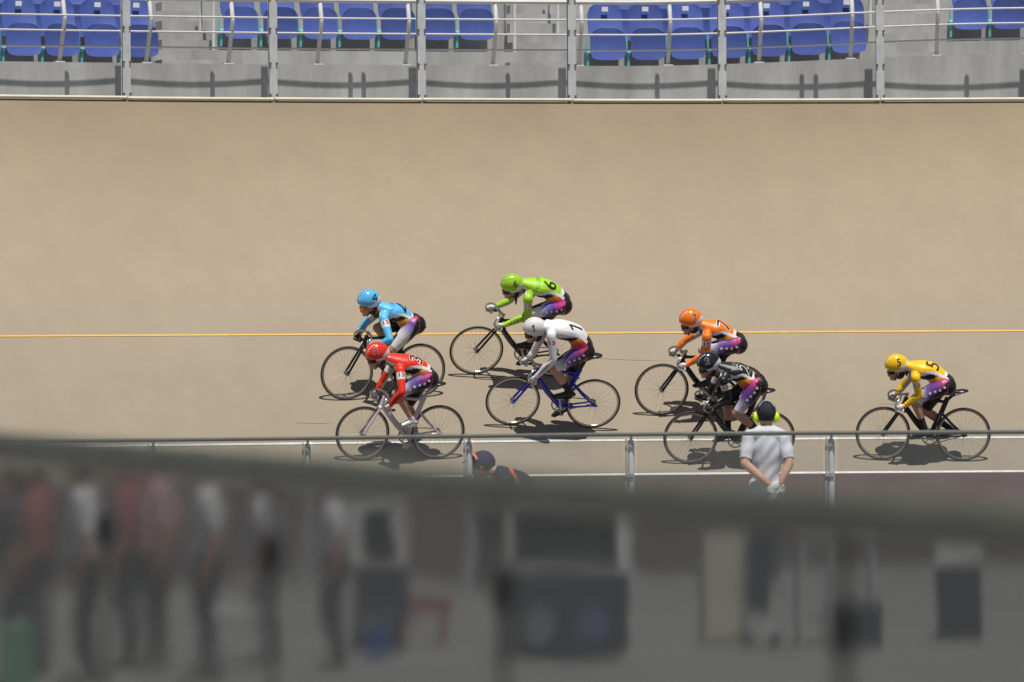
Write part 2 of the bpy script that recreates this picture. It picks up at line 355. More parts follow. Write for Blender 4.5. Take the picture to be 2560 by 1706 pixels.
for pl, pr in ((405, 548), (1275, 1428), (2208, 2352)):
    for i in range(5):
        e = RW+0.16+RD*(i+1)
        b = arcbox('aisle_step', pl, pr, e-0.36, e-0.003, F1+ROW*i-0.02, F1+ROW*i+ROW/2, 'concrete'); struct(b)

# ------------------------------------------------------------------ seats
def seat_shell(w, h, d, th, bend, n=9):               # rounded plastic shell, upright, facing +y
    vs = []; fs = []; m = 9
    for sgn in (0, 1):
        for i in range(n):
            v = i/(n-1)
            for j in range(m):
                u = j/(m-1)*2-1; hw = w/2
                if v > 0.72: hw *= 1-0.16*((v-0.72)/0.28)**2
                if v < 0.2: hw *= 1-0.10*((0.2-v)/0.2)**2
                zz = h*v - (0.05*u**4 if v > 0.5 else -0.03*u**4)*(abs(v-0.5)*2)
                yy = bend*(u*u)*0.9 - 0.03*math.sin(v*math.pi) + 0.03*v**2*(-1) - sgn*th
                vs.append((u*hw, yy, zz))
    N = n*m
    for i in range(n-1):
        for j in range(m-1):
            a = i*m+j; fs.append((a, a+m, a+m+1, a+1)); fs.append((N+a, N+a+1, N+a+m+1, N+a+m))
    edge = [j for j in range(m)]+[i*m+m-1 for i in range(1, n)]+[(n-1)*m+j for j in range(m-2, -1, -1)]+[i*m for i in range(n-2, 0, -1)]
    for k in range(len(edge)):
        a, b = edge[k], edge[(k+1) % len(edge)]; fs.append((a, b, N+b, N+a))
    return vs, fs
def make_seat():
    root = empty('stadium_seat')
    v, f = seat_shell(0.468, 0.43, 0, 0.022, 0.035)
    pan = MB().add([(x, y+0.16, z+0.0) for x, y, z in v], f)
    pan.build('seat_pan', 'seatblue', root)
    v, f = seat_shell(0.468, 0.50, 0, 0.022, 0.045)
    bk = MB().add([(x, y-0.02-0.10*(z/0.5), z+0.27) for x, y, z in v], f).build('backrest', 'seatblue', root)
    t = MB(); t.box((0, -0.085+0.006, 0.27+0.425), (0.085, 0.014, 0.062)); t.build('number_tag', 'tag', bk, smooth=False)
    l = MB(); l.tube([(0.265, 0.0, -0.17), (0.265, 0.02, 0.10)], 0.018, 8, cap=True); l.ell((0.265, 0.13, 0.10), (0.044, 0.06, 0.038), nu=10, nv=6); l.tube([(0.265, 0.13, 0.10), (0.265, 0.12, -0.10)], 0.018, 8); l.box((0.265, 0.05, 0.10), (0.03, 0.16, 0.035)); l.tube([(0.265, 0.0, 0.10), (0.265, -0.03, 0.34)], 0.014, 8)
    l.build('bracket', 'teal', root)
    r = MB(); r.box((0, 0.015, 0.10), (0.46, 0.05, 0.05)); r.build('seat_support', 'blackplastic', root, smooth=False)
    return root
ORD = ['first', 'second', 'third', 'fourth', 'fifth', 'sixth', 'seventh', 'eighth', 'ninth']
seat0 = make_seat(); used = [False]
def place_seat(px, row, label):
    r = RW+0.16+RD*row+0.50; z = F1+ROW*row+0.17
    ph = phi_at(px, r, z); o = copy_tree(seat0) if used[0] else seat0; used[0] = True
    o.matrix_world = arcframe(ph, r, z+zadd(ph, z)) @ Matrix.Rotation(rad(random.uniform(-1.2, 1.2)), 4, 'Z')
    tag(o, label, 'seat', 'blue folding seats in the stand')
for i, px in enumerate((-50, 51, 148, 248, 345)): 
    place_seat(px, 0, 'blue folding seat with white tag, %s from the left in the front row, left block' % ORD[i])
for i, px in enumerate((596, 696, 795, 893, 990, 1090, 1187)):
    place_seat(px, 1, 'blue folding seat on the second step, %s from the left in that block' % ORD[i])
for i, px in enumerate((1515, 1616, 1716, 1819, 1919, 2018, 2119)):
    place_seat(px, 0, 'blue folding seat with white tag, %s from the left in the front row, right-hand block' % ORD[i])
for i, px in enumerate((2424, 2521, 2618)):
    place_seat(px, 1, 'blue folding seat, %s after the right-hand aisle, at the right edge' % ORD[i])
for i, px in enumerate((-16, 84, 183, 282)):
    place_seat(px, 1, 'blue folding seat in the second row of the left block, %s from the left' % ORD[i])
for i, px in enumerate((1550, 1650, 1750, 1850, 1950, 2050)):
    place_seat(px, 1, 'blue folding seat in the second row of the right-hand block, %s from the left' % ORD[i])

# ------------------------------------------------------------------ stand guard rail (kinked posts, four pipes)
RG = RW+0.08
rail = empty('guard_rail', tuple(arc(PHI0, RG, ZL)))
tag(rail, 'white pipe guard rail with bent posts in front of the blue seats', 'railing')
def to_local(o, w): return tuple(np.array(w)-np.array(o.location))
def kink(z):                                          # outward (towards the track) offset of the bent posts
    z = z/0.86; return 0.26*(z/0.66) if z < 0.66 else 0.26-0.10*(z-0.66)/0.34
ph0, ph1 = phi_at(-420, RG, ZL), phi_at(2980, RG, ZL)
for hz, rr in ((0.838, 0.030), (0.60, 0.013), (0.405, 0.013), (0.205, 0.013)):
    pts = []
    for i in range(81):
        ph = ph0+(ph1-ph0)*i/80; pts.append(to_local(rail, arc(ph, RG-kink(hz)-0.012, ZL+hz+zadd(ph, ZL))))
    MB().tube(pts, rr, 8, side=(0,0,1)).build('handrail' if hz > 0.8 else 'rail_pipe', 'whitepipe', rail)
for px in (-72, 148, 365, 570, 793, 1013, 1232, 1447, 1669, 1897, 2126, 2341, 2565):
    ph = phi_at(px, RG, ZL); z0 = ZL+zadd(ph, ZL); b = MB()
    pts = [to_local(rail, arc(ph, RG-kink(h)+0.0, z0+h)) for h in (0, 0.2, 0.4, 0.555, 0.58, 0.72, 0.86)]
    b.tube(pts, (0.028, 0.018), 8, side=(1, 0, 0)); a = arcframe(ph, RG, z0)
    b.box(to_local(rail, arc(ph, RG, z0+0.008)), (0.13, 0.10, 0.016), rz(ph+0)); b.build('rail_post', 'whitepipe', rail)
# aisle handrail posts
for px, row in ((534, 1), (1287, 1), (1395, 2), (2190, 1)):
    r = RW+0.16+RD*row+0.2; z = F1+ROW*row; ph = phi_at(px, r, z); b = MB(); z += zadd(ph, z)
    A = arc(ph, r, z); b.cyl(A, A+np.array([0,0,0.9]), 0.022); b.cyl(A+np.array([0,0,0.9]), arc(ph, r+0.7, z+1.15), 0.022)
    b.cyl(arc(ph, r+0.7, z+0.3), arc(ph, r+0.7, z+1.15), 0.022)
    o = b.build('aisle_handrail', 'whitepipe'); tag(o, {534: 'white handrail post right of the left aisle steps', 1287: 'white handrail post left of the middle aisle steps', 1395: 'white handrail higher up on the middle aisle steps', 2190: 'white handrail post left of the right-hand aisle steps'}[px], 'handrail')

# ------------------------------------------------------------------ perimeter fence on top of the bank (tall grey posts)
pf = empty('perimeter_fence', tuple(arc(PHI0, RT, ZT)))
tag(pf, 'tall grey steel fence posts on a cream kerb rail above the banked track', 'fence')
H_POST = 1.72; gaps = [-420, -50, 315, 682, 1053, 1429, 1805, 2200, 2590, 2960]
for px in gaps:
    ph = phi_at(px, RT+0.02, ZT+0.6); b = MB(); A = arcframe(ph, RT+0.02, ZT)
    RA = np.array([[A[i][j] for j in range(3)] for i in range(3)])
    o = np.array(pf.location); base = arc(ph, RT+0.02, ZT)-o
    b.box(base+RA@[0, 0.028, H_POST/2], (0.105, 0.010, H_POST), RA); b.box(base+RA@[0, -0.052, H_POST/2], (0.105, 0.010, H_POST), RA); b.box(base+RA@[0, -0.012, H_POST/2], (0.012, 0.070, H_POST-0.004), RA)
    b.box(base+RA@[0, 0.034, H_POST/2], (0.030, 0.004, H_POST-0.01), RA)
    post = b.build('post', 'galv', pf, smooth=False)
    for hz in (0.07, 0.48, 0.93, 1.35):
        for sx in (-0.045, 0.045):
            q = base+RA@[sx, 0.036, hz]; MB().cyl(q, q+RA@[0, 0.022, 0], 0.016, 8).build('bolt', 'bolt', post)
for i in range(len(gaps)-1):
    a, b_ = phi_at(gaps[i], RT+0.02, ZT), phi_at(gaps[i+1], RT+0.02, ZT); d = (b_-a)*0.004
    pts = [to_local(pf, arc(a+d+(b_-a-2*d)*k/8, RT-0.045, ZT+0.018+0.004*math.sin(i*2.1))) for k in range(9)]
    MB().tube(pts, (0.022, 0.022), 8, side=(0,0,1)).build('kerb_rail', 'cream', pf)
    sag = 0.05
    pts = [to_local(pf, arc(a+(b_-a)*k/10, RT+0.02, ZT+H_POST-0.06-sag*math.sin(math.pi*k/10))) for k in range(11)]
    MB().tube(pts, 0.017, 8, side=(0,0,1)).build('top_rail', 'galv', pf)
    for q in ((0.36,) if i % 3 else (0.33, 0.42)):            # unseen bars added above the frame to cast the stub shadows on the wall
        m_ = a+(b_-a)*(1-q); MB().tube([to_local(pf, arc(m_, RT+0.02, ZT+H_POST+0.02)), to_local(pf, arc(m_, RT+0.02, ZT+1.37))], np.array([[0.032,0.02]]*2), 8, side=(1,0,0)).build('shadow_bar', 'galv', pf)

# ------------------------------------------------------------------ body builder: one continuous skin + garments cut from it
def make_body(tubes, ells=(), voxel=0.0095, smooth_it=6):
    """tubes: name, points, radii(n or n x 2), side ; returns verts, faces, normals, seg index, t, offset"""
    mb = MB(); segs = []
    for name, pts, rr, side in tubes:
        p = cr(np.asarray(pts, float), 5); rr = np.asarray(rr, float)
        if rr.ndim == 1: rr = np.stack([rr, rr], 1)
        r = np.maximum(cr(rr, 5), 0.006)
        mb.tube(p, r, 14, side=side, round_cap=True); segs.append((name, p, r.mean(1)))
    for name, c, r, R in ells:
        mb.ell(c, r, R); segs.append((name, np.array([c], float), np.array([np.mean(r)])))
    me = bpy.data.meshes.new('tmp'); me.from_pydata(mb.v, [], mb.f); o = bpy.data.objects.new('tmp', me); C.objects.link(o)
    m = o.modifiers.new('r', 'REMESH'); m.mode = 'VOXEL'; m.voxel_size = voxel
    m = o.modifiers.new('s', 'SMOOTH'); m.factor = 0.5; m.iterations = smooth_it
    dg = bpy.context.evaluated_depsgraph_get(); dg.update()
    e = bpy.data.meshes.new_from_object(o.evaluated_get(dg)); bpy.data.objects.remove(o); bpy.data.meshes.remove(me)
    V = np.zeros(len(e.vertices)*3); e.vertices.foreach_get('co', V); V = V.reshape(-1, 3)
    Nn = np.zeros(len(e.vertices)*3); e.vertices.foreach_get('normal', Nn); Nn = Nn.reshape(-1, 3)
    best = np.full(len(V), 1e9); si = np.zeros(len(V), int); tt = np.zeros(len(V)); off = np.zeros((len(V), 3))
    for k, (name, p, r) in enumerate(segs):
        D = np.linalg.norm(V[:, None]-p[None], axis=2)-r[None]; j = D.argmin(1); d = D[np.arange(len(V)), j]; w = d < best
        best[w] = d[w]; si[w] = k; tt[w] = (j/(max(1, len(p)-1)))[w]; off[w] = (V-p[j])[w]
    names = np.array([s[0] for s in segs])[si]
    return e, V, Nn, names, tt, off
def faces_of(me):
    n = np.zeros(len(me.polygons), int); me.polygons.foreach_get('loop_total', n); li = np.zeros(len(me.loops), int); me.loops.foreach_get('vertex_index', li)
    s = np.concatenate([[0], np.cumsum(n)[:-1]]); return [tuple(li[a:a+k]) for a, k in zip(s, n)]
def garment(name, me, V, Nn, mask, off, mat, parent, colors=None):
    fs = [f for f in faces_of(me) if all(mask[i] for i in f)]
    if not fs: return None
    use = sorted({i for f in fs for i in f}); mp = {i: k for k, i in enumerate(use)}
    vs = V[use]+Nn[use]*off
    m2 = bpy.data.meshes.new(name); m2.from_pydata(vs.tolist(), [], [tuple(mp[i] for i in f) for f in fs]); m2.update()
    if colors is not None: setcol(m2, colors[use])
    return link(name, m2, mat, parent)
def setcol(me, col):
    a = me.color_attributes.new('Col', 'FLOAT_COLOR', 'POINT'); a.data.foreach_set('color', np.hstack([col, np.ones((len(col), 1))]).astype(np.float32).ravel())
def bvh_of(o): return BVHTree.FromPolygons([v.co for v in o.data.vertices], [tuple(p.vertices) for p in o.data.polygons])
_tc = {}
def text2d(body, size, offset=0.0, shear=0.0, cell=0.014):
    key = (body, round(size, 4), offset, shear)
    if key in _tc: return _tc[key]
    cu = bpy.data.curves.new('t', 'FONT'); cu.body = body; cu.size = size; cu.align_x = 'CENTER'; cu.align_y = 'CENTER'; cu.offset = offset; cu.shear = shear; cu.resolution_u = 3
    o = bpy.data.objects.new('t', cu); C.objects.link(o); dg = bpy.context.evaluated_depsgraph_get(); dg.update()
    me = bpy.data.meshes.new_from_object(o.evaluated_get(dg)); bpy.data.objects.remove(o); bpy.data.curves.remove(cu)
    _tc[key] = grid_cut(me, cell); return _tc[key]
def grid_cut(me, cell):
    bm = bmesh.new(); bm.from_mesh(me); xs = [v.co.x for v in bm.verts]; ys = [v.co.y for v in bm.verts]
    for ax, lo, hi in ((0, min(xs), max(xs)), (1, min(ys), max(ys))):
        k = lo+cell
        while k < hi:
            co = Vector((k if ax == 0 else 0, k if ax == 1 else 0, 0)); no = Vector((1-ax, ax, 0))
            bmesh.ops.bisect_plane(bm, geom=bm.verts[:]+bm.edges[:]+bm.faces[:], plane_co=co, plane_no=no); k += cell
    bm.verts.index_update(); r = ([(v.co.x, v.co.y) for v in bm.verts], [tuple(v.index for v in f.verts) for f in bm.faces]); bm.free(); return r
def poly2d(loops, cell=0.014):                        # flat faces from point lists
    bm = bmesh.new()
    for lp in loops: bm.faces.new([bm.verts.new((x, y, 0)) for x, y in lp])
    me = bpy.data.meshes.new('p'); bm.to_mesh(me); bm.free(); return grid_cut(me, cell)
def digit2d(k, size, offset=0.0, cell=0.016):
    z = size*0.72
    if k == 1: lp = [[(.04,-.5),(.17,-.5),(.17,.5),(.04,.5),(-.20,.30),(-.20,.14),(.04,.33)]]
    elif k == 4: lp = [[(.27,-.5),(.40,-.5),(.40,.5),(.27,.5)], [(-.34,-.24),(.27,-.24),(.27,-.12),(-.34,-.12)], [(.40,-.24),(.55,-.24),(.55,-.12),(.40,-.12)], [(.27,.5),(.27,.30),(-.15,-.12),(-.34,-.12)]]
    else: return text2d(str(k), size, offset, cell=cell)
    return poly2d([[(x*z, y*z) for x, y in l] for l in lp], cell)
def wrap(name, shape, Cn, U, V, Nd, bvh, mat, parent, lift=0.004, reach=0.2):
    U, V, Nd = nrm(U), nrm(V), nrm(Nd); vs = []
    for x, y in shape[0]:
        p = np.asarray(Cn)+U*x+V*y+Nd*reach; h = bvh.ray_cast(Vector(p), Vector(-Nd), reach*2)
        if h[0] is None: h = bvh.find_nearest(Vector(np.asarray(Cn)+U*x+V*y))
        q = np.array(h[0]); nn = np.array(h[1]); nn = nn if nn@Nd > 0 else -nn
        vs.append(q+nn*lift)
    return MB().add(vs, shape[1]).build(name, mat, parent)
def star2d(cx, cy, r, a0=0): return [(cx+(r if k % 2 == 0 else r*0.42)*math.sin(a0+k*math.pi/5), cy+(r if k % 2 == 0 else r*0.42)*math.cos(a0+k*math.pi/5)) for k in range(10)]

# ------------------------------------------------------------------ riders and bicycles: joints read off the photograph, solved in each bike's own frame
RID = {
1: dict(f=(1274.8,1063.5), r=(1475.4,1070.5), lean=27, head=(1336,819), sho=(1378,840), elb=(1384,900), han=(1338,955), hip=(1456,880), fel=(1333,883), fha=(1300,907), crank=78, back=[(1363,803),(1403,801),(1444,811),(1461,824)]),
6: dict(f=(1183.3,936.4), r=(1382,941.5), lean=28, head=(1279.5,710), sho=(1320,748), elb=(1319,790), han=(1250,821), hip=(1400,765), fel=(1274,752), fha=(1214,775), crank=70, back=[(1315,696),(1351,696),(1381,703),(1403,718)]),
4: dict(f=(865,1000.8), r=(1046,993.5), lean=12, head=(921,750), sho=(959,797), elb=(975,849), han=(930,876), hip=(1034,812), fel=(911,812), fha=(890,845), crank=-105, back=[(953,754),(982,756),(1010,763),(1030,781)]),
3: dict(f=(902.4,1151.7), r=(1091,1148.), lean=14, head=(942,882), sho=(1001,925), elb=(1005,981), han=(974,1024), hip=(1066,948), fel=(955,955), fha=(927,993), crank=58, back=[(973,882),(1014,884),(1043,891),(1066,904)]),
7: dict(f=(1650,1039.3), r=(1845,1042.), lean=18, head=(1726,798), sho=(1767,843), elb=(1764,887), han=(1711,921), hip=(1838,862), fel=(1711,853), fha=(1670,887), crank=50, back=[(1759,798),(1789,798),(1814,805),(1836,822)]),
2: dict(f=(1723,1160), r=(1916,1160), lean=17, head=(1770,906), sho=(1808,952), elb=(1822,998), han=(1774,1033), hip=(1889,965), fel=(1775,985), fha=(1740,994), crank=172, back=[(1805,903),(1839,905),(1866,912),(1885,931)]),
5: dict(f=(2205,1150.8), r=(2405.6,1153.4), lean=13, head=(2240.6,911), sho=(2289,946), elb=(2298,989), han=(2253,1026), hip=(2359,965), fel=(2256,968), fha=(2222,997), crank=8, back=[(2273,901),(2306,900),(2339,907),(2364,926)]),
}
HUE = {1: (0.74, 0.74, 0.74), 2: (0.016, 0.017, 0.020), 3: (0.78, 0.035, 0.016), 4: (0.10, 0.47, 0.80), 5: (0.86, 0.52, 0.010), 6: (0.34, 0.62, 0.025), 7: (0.88, 0.20, 0.018)}
HNAME = {1: 'white', 2: 'black', 3: 'red', 4: 'sky blue', 5: 'yellow', 6: 'lime green', 7: 'orange'}
WHITE = np.array([0.74, 0.74, 0.74]); BLACK = np.array([0.013, 0.013, 0.015])
WB = 0.965; SHEAR = 0.08
def basis(r):
    f = track_hit(*r['f']); b = track_hit(*r['r']); h = nrm(f-b); up = np.array([0,0,1.0]); u = nrm(up-h*(up@h)); a = np.cross(u, h); l = rad(r['lean'])
    return (f+b)/2, h, a*math.cos(l)-u*math.sin(l), u*math.cos(l)+a*math.sin(l)
def solve(B, px, y):
    O, h, a, u = B; d = ray(*px); t = (y-a@(CAM-O))/(a@d); X = CAM+d*t-O; return np.array([X@h, y, X@u])

# --- shared wheel
WR = 0.334
def make_wheel():
    w = MB(); n = 64
    ring = [(WR-0.024, 0.009), (WR-0.024, -0.009), (WR-0.041, -0.006), (WR-0.044, 0), (WR-0.041, 0.006)]
    vs = []; fs = []
    for i in range(n):
        a = 2*math.pi*i/n
        for r, y in ring: vs.append((r*math.cos(a), y, r*math.sin(a)))
    for i in range(n):
        for j in range(5): fs.append((i*5+j, i*5+(j+1) % 5, ((i+1) % n)*5+(j+1) % 5, ((i+1) % n)*5+j))
    w.add(vs, fs); wheel = w.build('wheel', 'rim')
    circ = [((WR-0.012)*math.cos(2*math.pi*i/n), 0, (WR-0.012)*math.sin(2*math.pi*i/n)) for i in range(n)]
    MB().tube(circ, 0.0112, 8, side=(0,1,0), closed=True).build('tyre', 'tyre', wheel)
    hb = MB(); hb.cyl((0,-0.05,0), (0,0.05,0), 0.011, 12)
    for s in (-1, 1): hb.cyl((0, s*0.030, 0), (0, s*0.034, 0), 0.030, 16); hb.cyl((0, s*0.05, 0), (0, s*0.058, 0), 0.010, 10)
    hb.build('hub', 'alloy', wheel)
    sp = MB(); ns = 28
    for i in range(ns):
        a = 2*math.pi*i/ns; s = 1 if i % 2 else -1; b = a+(0.35 if (i//2) % 2 else -0.35)
        p0 = (0.028*math.cos(b), s*0.032, 0.028*math.sin(b)); p1 = ((WR-0.043)*math.cos(a), 0, (WR-0.043)*math.sin(a)); sp.tube([p0, p1], 0.0010, 4)
    o = sp.build('spoke_lacing', 'spoke', wheel); o['kind'] = 'stuff'
    return wheel
WHEEL = make_wheel(); wheel_used = [False]
FRAMEC = {1: ('frame_blue', (0.012, 0.024, 0.55)), 2: ('frame_black', (0.012, 0.011, 0.011)), 3: ('frame_lilac', (0.68, 0.60, 0.64)), 4: ('frame_coal', (0.010, 0.010, 0.010)), 5: ('frame_olive', (0.018, 0.019, 0.014)), 6: ('frame_jet', (0.010, 0.009, 0.009)), 7: ('frame_ink', (0.013, 0.010, 0.013))}
BLABEL = {1: 'blue track bicycle under the white number 1 rider', 2: 'black track bicycle under the black number 2 rider, partly behind the official', 3: 'pale lilac track bicycle under the red number 3 rider', 4: 'black track bicycle of the sky blue rider, leftmost bike high on the track', 5: 'dark olive track bicycle under the yellow number 5 rider at the right', 6: 'black track bicycle of the lime green rider, crossing the yellow line', 7: 'black track bicycle under the orange number 7 rider'}
def build_bike(k, J, B):
    mat = FRAMEC[k][0]; MT[mat] = mk(mat, FRAMEC[k][1], 0.3, 0.15, var=0.06, scale=6, coat=0.3)
    root = empty('bicycle'); root.matrix_world = frame(B[1], B[2], B[3], B[0]); tag(root, BLABEL[k], 'bicycle', 'track bicycles in the race')
    sh = lambda x, y, z: np.array([x-SHEAR*(z-0.10), y, z])
    BB = sh(-0.075, 0, 0.285); RH = np.array([-J['WB']/2, 0, WR]); FH = np.array([J['WB']/2, 0, WR])
    hipz = J['hip'][2]; sadz = min(0.98, max(0.86, hipz-0.085))
    ST = sh(-0.075-0.50*math.cos(rad(73.5)), 0, 0.285+0.50*math.sin(rad(73.5)))     # seat cluster
    SM = BB+(ST-BB)*0.62
    HT = sh(0.275, 0, 0.79); HB = sh(0.305, 0, 0.665)
    SD = np.array([-0.36, 0, sadz]) if k != 6 else np.array([-0.42, 0, sadz])
    fr = MB()
    fr.tube([BB, BB+(HB-BB)*0.5, HB+np.array([-0.01,0,0.03])], np.array([[0.024,0.036],[0.023,0.035],[0.019,0.032]]), 12)
    fr.tube([ST+np.array([0,0,-0.03]), (ST+HT)/2+np.array([0,0,-0.02]), HT+np.array([0,0,-0.035])], np.array([[0.016,0.019]]*3), 10)
    fr.tube(cr([BB, BB+(ST-BB)*0.3+np.array([0.012,0,0]), SM, ST, ST+nrm(ST-BB)*0.03], 4), (0.016, 0.032), 10)
    fr.tube([HB, HT], np.array([[0.021,0.026],[0.021,0.024]]), 12)
    fr.cyl(BB+[0,-0.036,0], BB+[0,0.036,0], 0.024)
    for s in (-1, 1):
        fr.tube([BB+[-0.03, s*0.022, 0], BB+[-0.13, s*0.036, 0.008], RH+[0, s*0.058, 0]], np.array([[0.008,0.014],[0.008,0.014],[0.006,0.009]]), 8)
        fr.tube([SM+[0, s*0.012, 0.03], SM*0.5+RH*0.5+[0, s*0.040, 0.0], RH+[0, s*0.058, 0]], np.array([[0.008,0.015],[0.007,0.013],[0.006,0.009]]), 8)
        fr.box(RH+[-0.012, s*0.058, 0.0], (0.06, 0.006, 0.028))
    fo = fr.build('frame', mat, root)
    fk = MB(); cr_ = HB+np.array([0.012, 0, -0.012])
    fk.ell(cr_, (0.028, 0.045, 0.026))
    for s in (-1, 1): fk.tube(cr([cr_+[0, s*0.034, 0], cr_*0.55+FH*0.45+[0, s*0.048, 0.0], FH+[0, s*0.055, 0]], 5), (0.009, 0.015), 8)
    fk.build('fork', mat, root)
    st = MB(); clamp = J['clamp']; steer = HT+nrm(HT-HB)*0.035
    st.cyl(HT, steer+nrm(HT-HB)*0.02, 0.017); st.tube([steer, clamp], np.array([[0.014,0.016],[0.013,0.014]]), 10); st.cyl(clamp+[0,-0.022,0], clamp+[0,0.022,0], 0.020)
    st.build('stem', 'alloy', root)
    hb = MB(); Rb = J['barR']
    half = [(0,0,0),(0,0.06,0),(0.028,0.135,-0.004),(0.072,0.172,-0.028),(0.096,0.185,-0.072),(0.078,0.188,-0.118),(0.022,0.190,-0.145),(-0.06,0.190,-0.150)]
    L_ = [clamp+Rb@np.array(p) for p in half]; R_ = [clamp+Rb@np.array([p[0], -p[1], p[2]]) for p in half]
    hb.tube(cr(R_[::-1]+L_[1:], 5), 0.0125, 10, side=(0,0,1)); ho = hb.build('handlebar', 'chrome', root)
    for E in (L_, R_): MB().tube([E[-1], E[-1]*0.25+E[-2]*0.75], 0.0165, 10, side=(0,0,1)).build('grip', 'blackplastic', ho)
    spost = MB(); spost.tube([ST-nrm(ST-BB)*0.02, ST*0.2+(SD+[0.02,0,-0.05])*0.8, SD+[0.02,0,-0.05]], np.array([[0.014,0.020]]*3), 10); spost.box(SD+[0.02,0,-0.045], (0.06,0.045,0.03))
    spost.build('seat_post', mat if k == 3 else 'blackplastic', root)
    sd = MB(); pr = [(0.145,0.018,0.016),(0.09,0.024,0.020),(0.02,0.042,0.022),(-0.06,0.068,0.024),(-0.11,0.072,0.024),(-0.135,0.055,0.018)]
    sd.tube([SD+[x, 0, -0.004+0.012*abs(x)/0.14] for x, _, _ in pr], np.array([[w, h] for _, w, h in pr]), 14, round_cap=True); so_ = sd.build('saddle', 'saddle', root)
    rl = MB()
    for s in (-1, 1): rl.tube(cr([SD+[0.10,s*0.012,-0.015], SD+[0.05,s*0.02,-0.042], SD+[-0.03,s*0.02,-0.042], SD+[-0.09,s*0.025,-0.018]], 4), 0.0042, 6)
    rl.build('saddle_rail', 'alloy', so_)
    for hub in (RH, FH):
        w = copy_tree(WHEEL) if wheel_used[0] else WHEEL; wheel_used[0] = True; w.parent = root; w.matrix_basis = Matrix.Translation(Vector(hub)) @ Matrix.Rotation(random.uniform(0, 6), 4, 'Y')
    # drive train (right-hand side)
    cg = MB(); n = 48; vs = []; fs = []
    for i in range(n):
        a = 2*math.pi*i/n
        for r_, y in ((0.098, -0.044), (0.098, -0.049), (0.082, -0.049), (0.082, -0.044)): vs.append(BB+np.array([r_*math.cos(a), y, r_*math.sin(a)]))
    for i in range(n):
        for j in range(4): fs.append((i*4+j, i*4+(j+1) % 4, ((i+1) % n)*4+(j+1) % 4, ((i+1) % n)*4+j))
    cg.add(vs, fs)
    for i in range(5):
        a = 2*math.pi*i/5+0.3; cg.tube([BB+[0,-0.046,0], BB+np.array([0.084*math.cos(a), -0.046, 0.084*math.sin(a)])], 0.007, 6)
    cg.build('chainring', 'alloy', root)
    MB().cyl(RH+[0,-0.050,0], RH+[0,-0.044,0], 0.032, 16).build('sprocket', 'chain', root)
    ch = MB(); top = [BB+[0,-0.047,0.098], RH+[0,-0.047,0.032]]; bot = [RH+[0,-0.047,-0.032], BB+[0,-0.047,-0.098]]; loop = []
    for t in np.linspace(0, 1, 12): loop.append(top[0]*(1-t)+top[1]*t)
    for a in np.linspace(100, 260, 7)[1:-1]: loop.append(RH+np.array([0.032*math.cos(rad(a)), -0.047, 0.032*math.sin(rad(a))]))
    for t in np.linspace(0, 1, 12): loop.append(bot[0]*(1-t)+bot[1]*t)
    for a in np.linspace(-90, 90, 11)[1:-1]: loop.append(BB+np.array([0.098*math.cos(rad(a)), -0.047, 0.098*math.sin(rad(a))]))
    ch.tube(loop, np.array([[0.004, 0.006]]*len(loop)), 6, closed=True, side=(0,1,0)); ch.build('chain', 'chain', root)
    for s in (1, -1):
        a = rad(J['crank']+(0 if s == 1 else 180)); pd = BB+np.array([0.165*math.cos(a), 0, 0.165*math.sin(a)])
        co = MB(); co.tube([BB+[0, s*0.055, 0], pd+[0, s*0.068, 0]], np.array([[0.009,0.014],[0.008,0.010]]), 8); co.cyl(BB+[0,s*0.045,0], BB+[0,s*0.064,0], 0.018); c = co.build('crank', 'alloy', root)
        pe = MB(); pe.box(pd+[0, s*0.108, 0], (0.075, 0.06, 0.018)); pe.cyl(pd+[0,s*0.065,0], pd+[0,s*0.12,0], 0.008); pe.build('pedal', 'alloy', c)
        J['pedL' if s == 1 else 'pedR'] = pd+[0, s*0.108, 0]
    if k in (1, 2, 6):
        bv = bvh_of(fo); U = nrm(BB-HB); mid = HB*0.52+BB*0.48+np.array([0,0.02,0]); wrap('lettering', text2d('BRIDGESTONE', 0.052, cell=0.03), mid, U, np.cross((0,1,0), U), (0,1,0), bv, 'inkgrey', fo, 0.002)
    elif k == 5:
        bv = bvh_of(fo); U = nrm(ST-BB); mid = BB*0.5+ST*0.5+np.array([0,0.02,0]); wrap('lettering', poly2d([[(-0.05,-0.006),(0.09,-0.006),(0.09,0.006),(-0.05,0.006)]]), mid, U, np.cross((0,1,0), U), (0,1,0), bv, 'inkgrey', fo, 0.002)
    return root
def ik(a, b, l1, l2, fwd):
    d = b-a; D = np.linalg.norm(d); 
    if D > (l1+l2)*0.995: s = D/((l1+l2)*0.995); l1 *= s; l2 *= s
    x = (l1*l1-l2*l2+D*D)/(2*D); h = math.sqrt(max(0, l1*l1-x*x)); t = d/D; n = fwd-t*(fwd@t); return a+t*x+nrm(n)*h
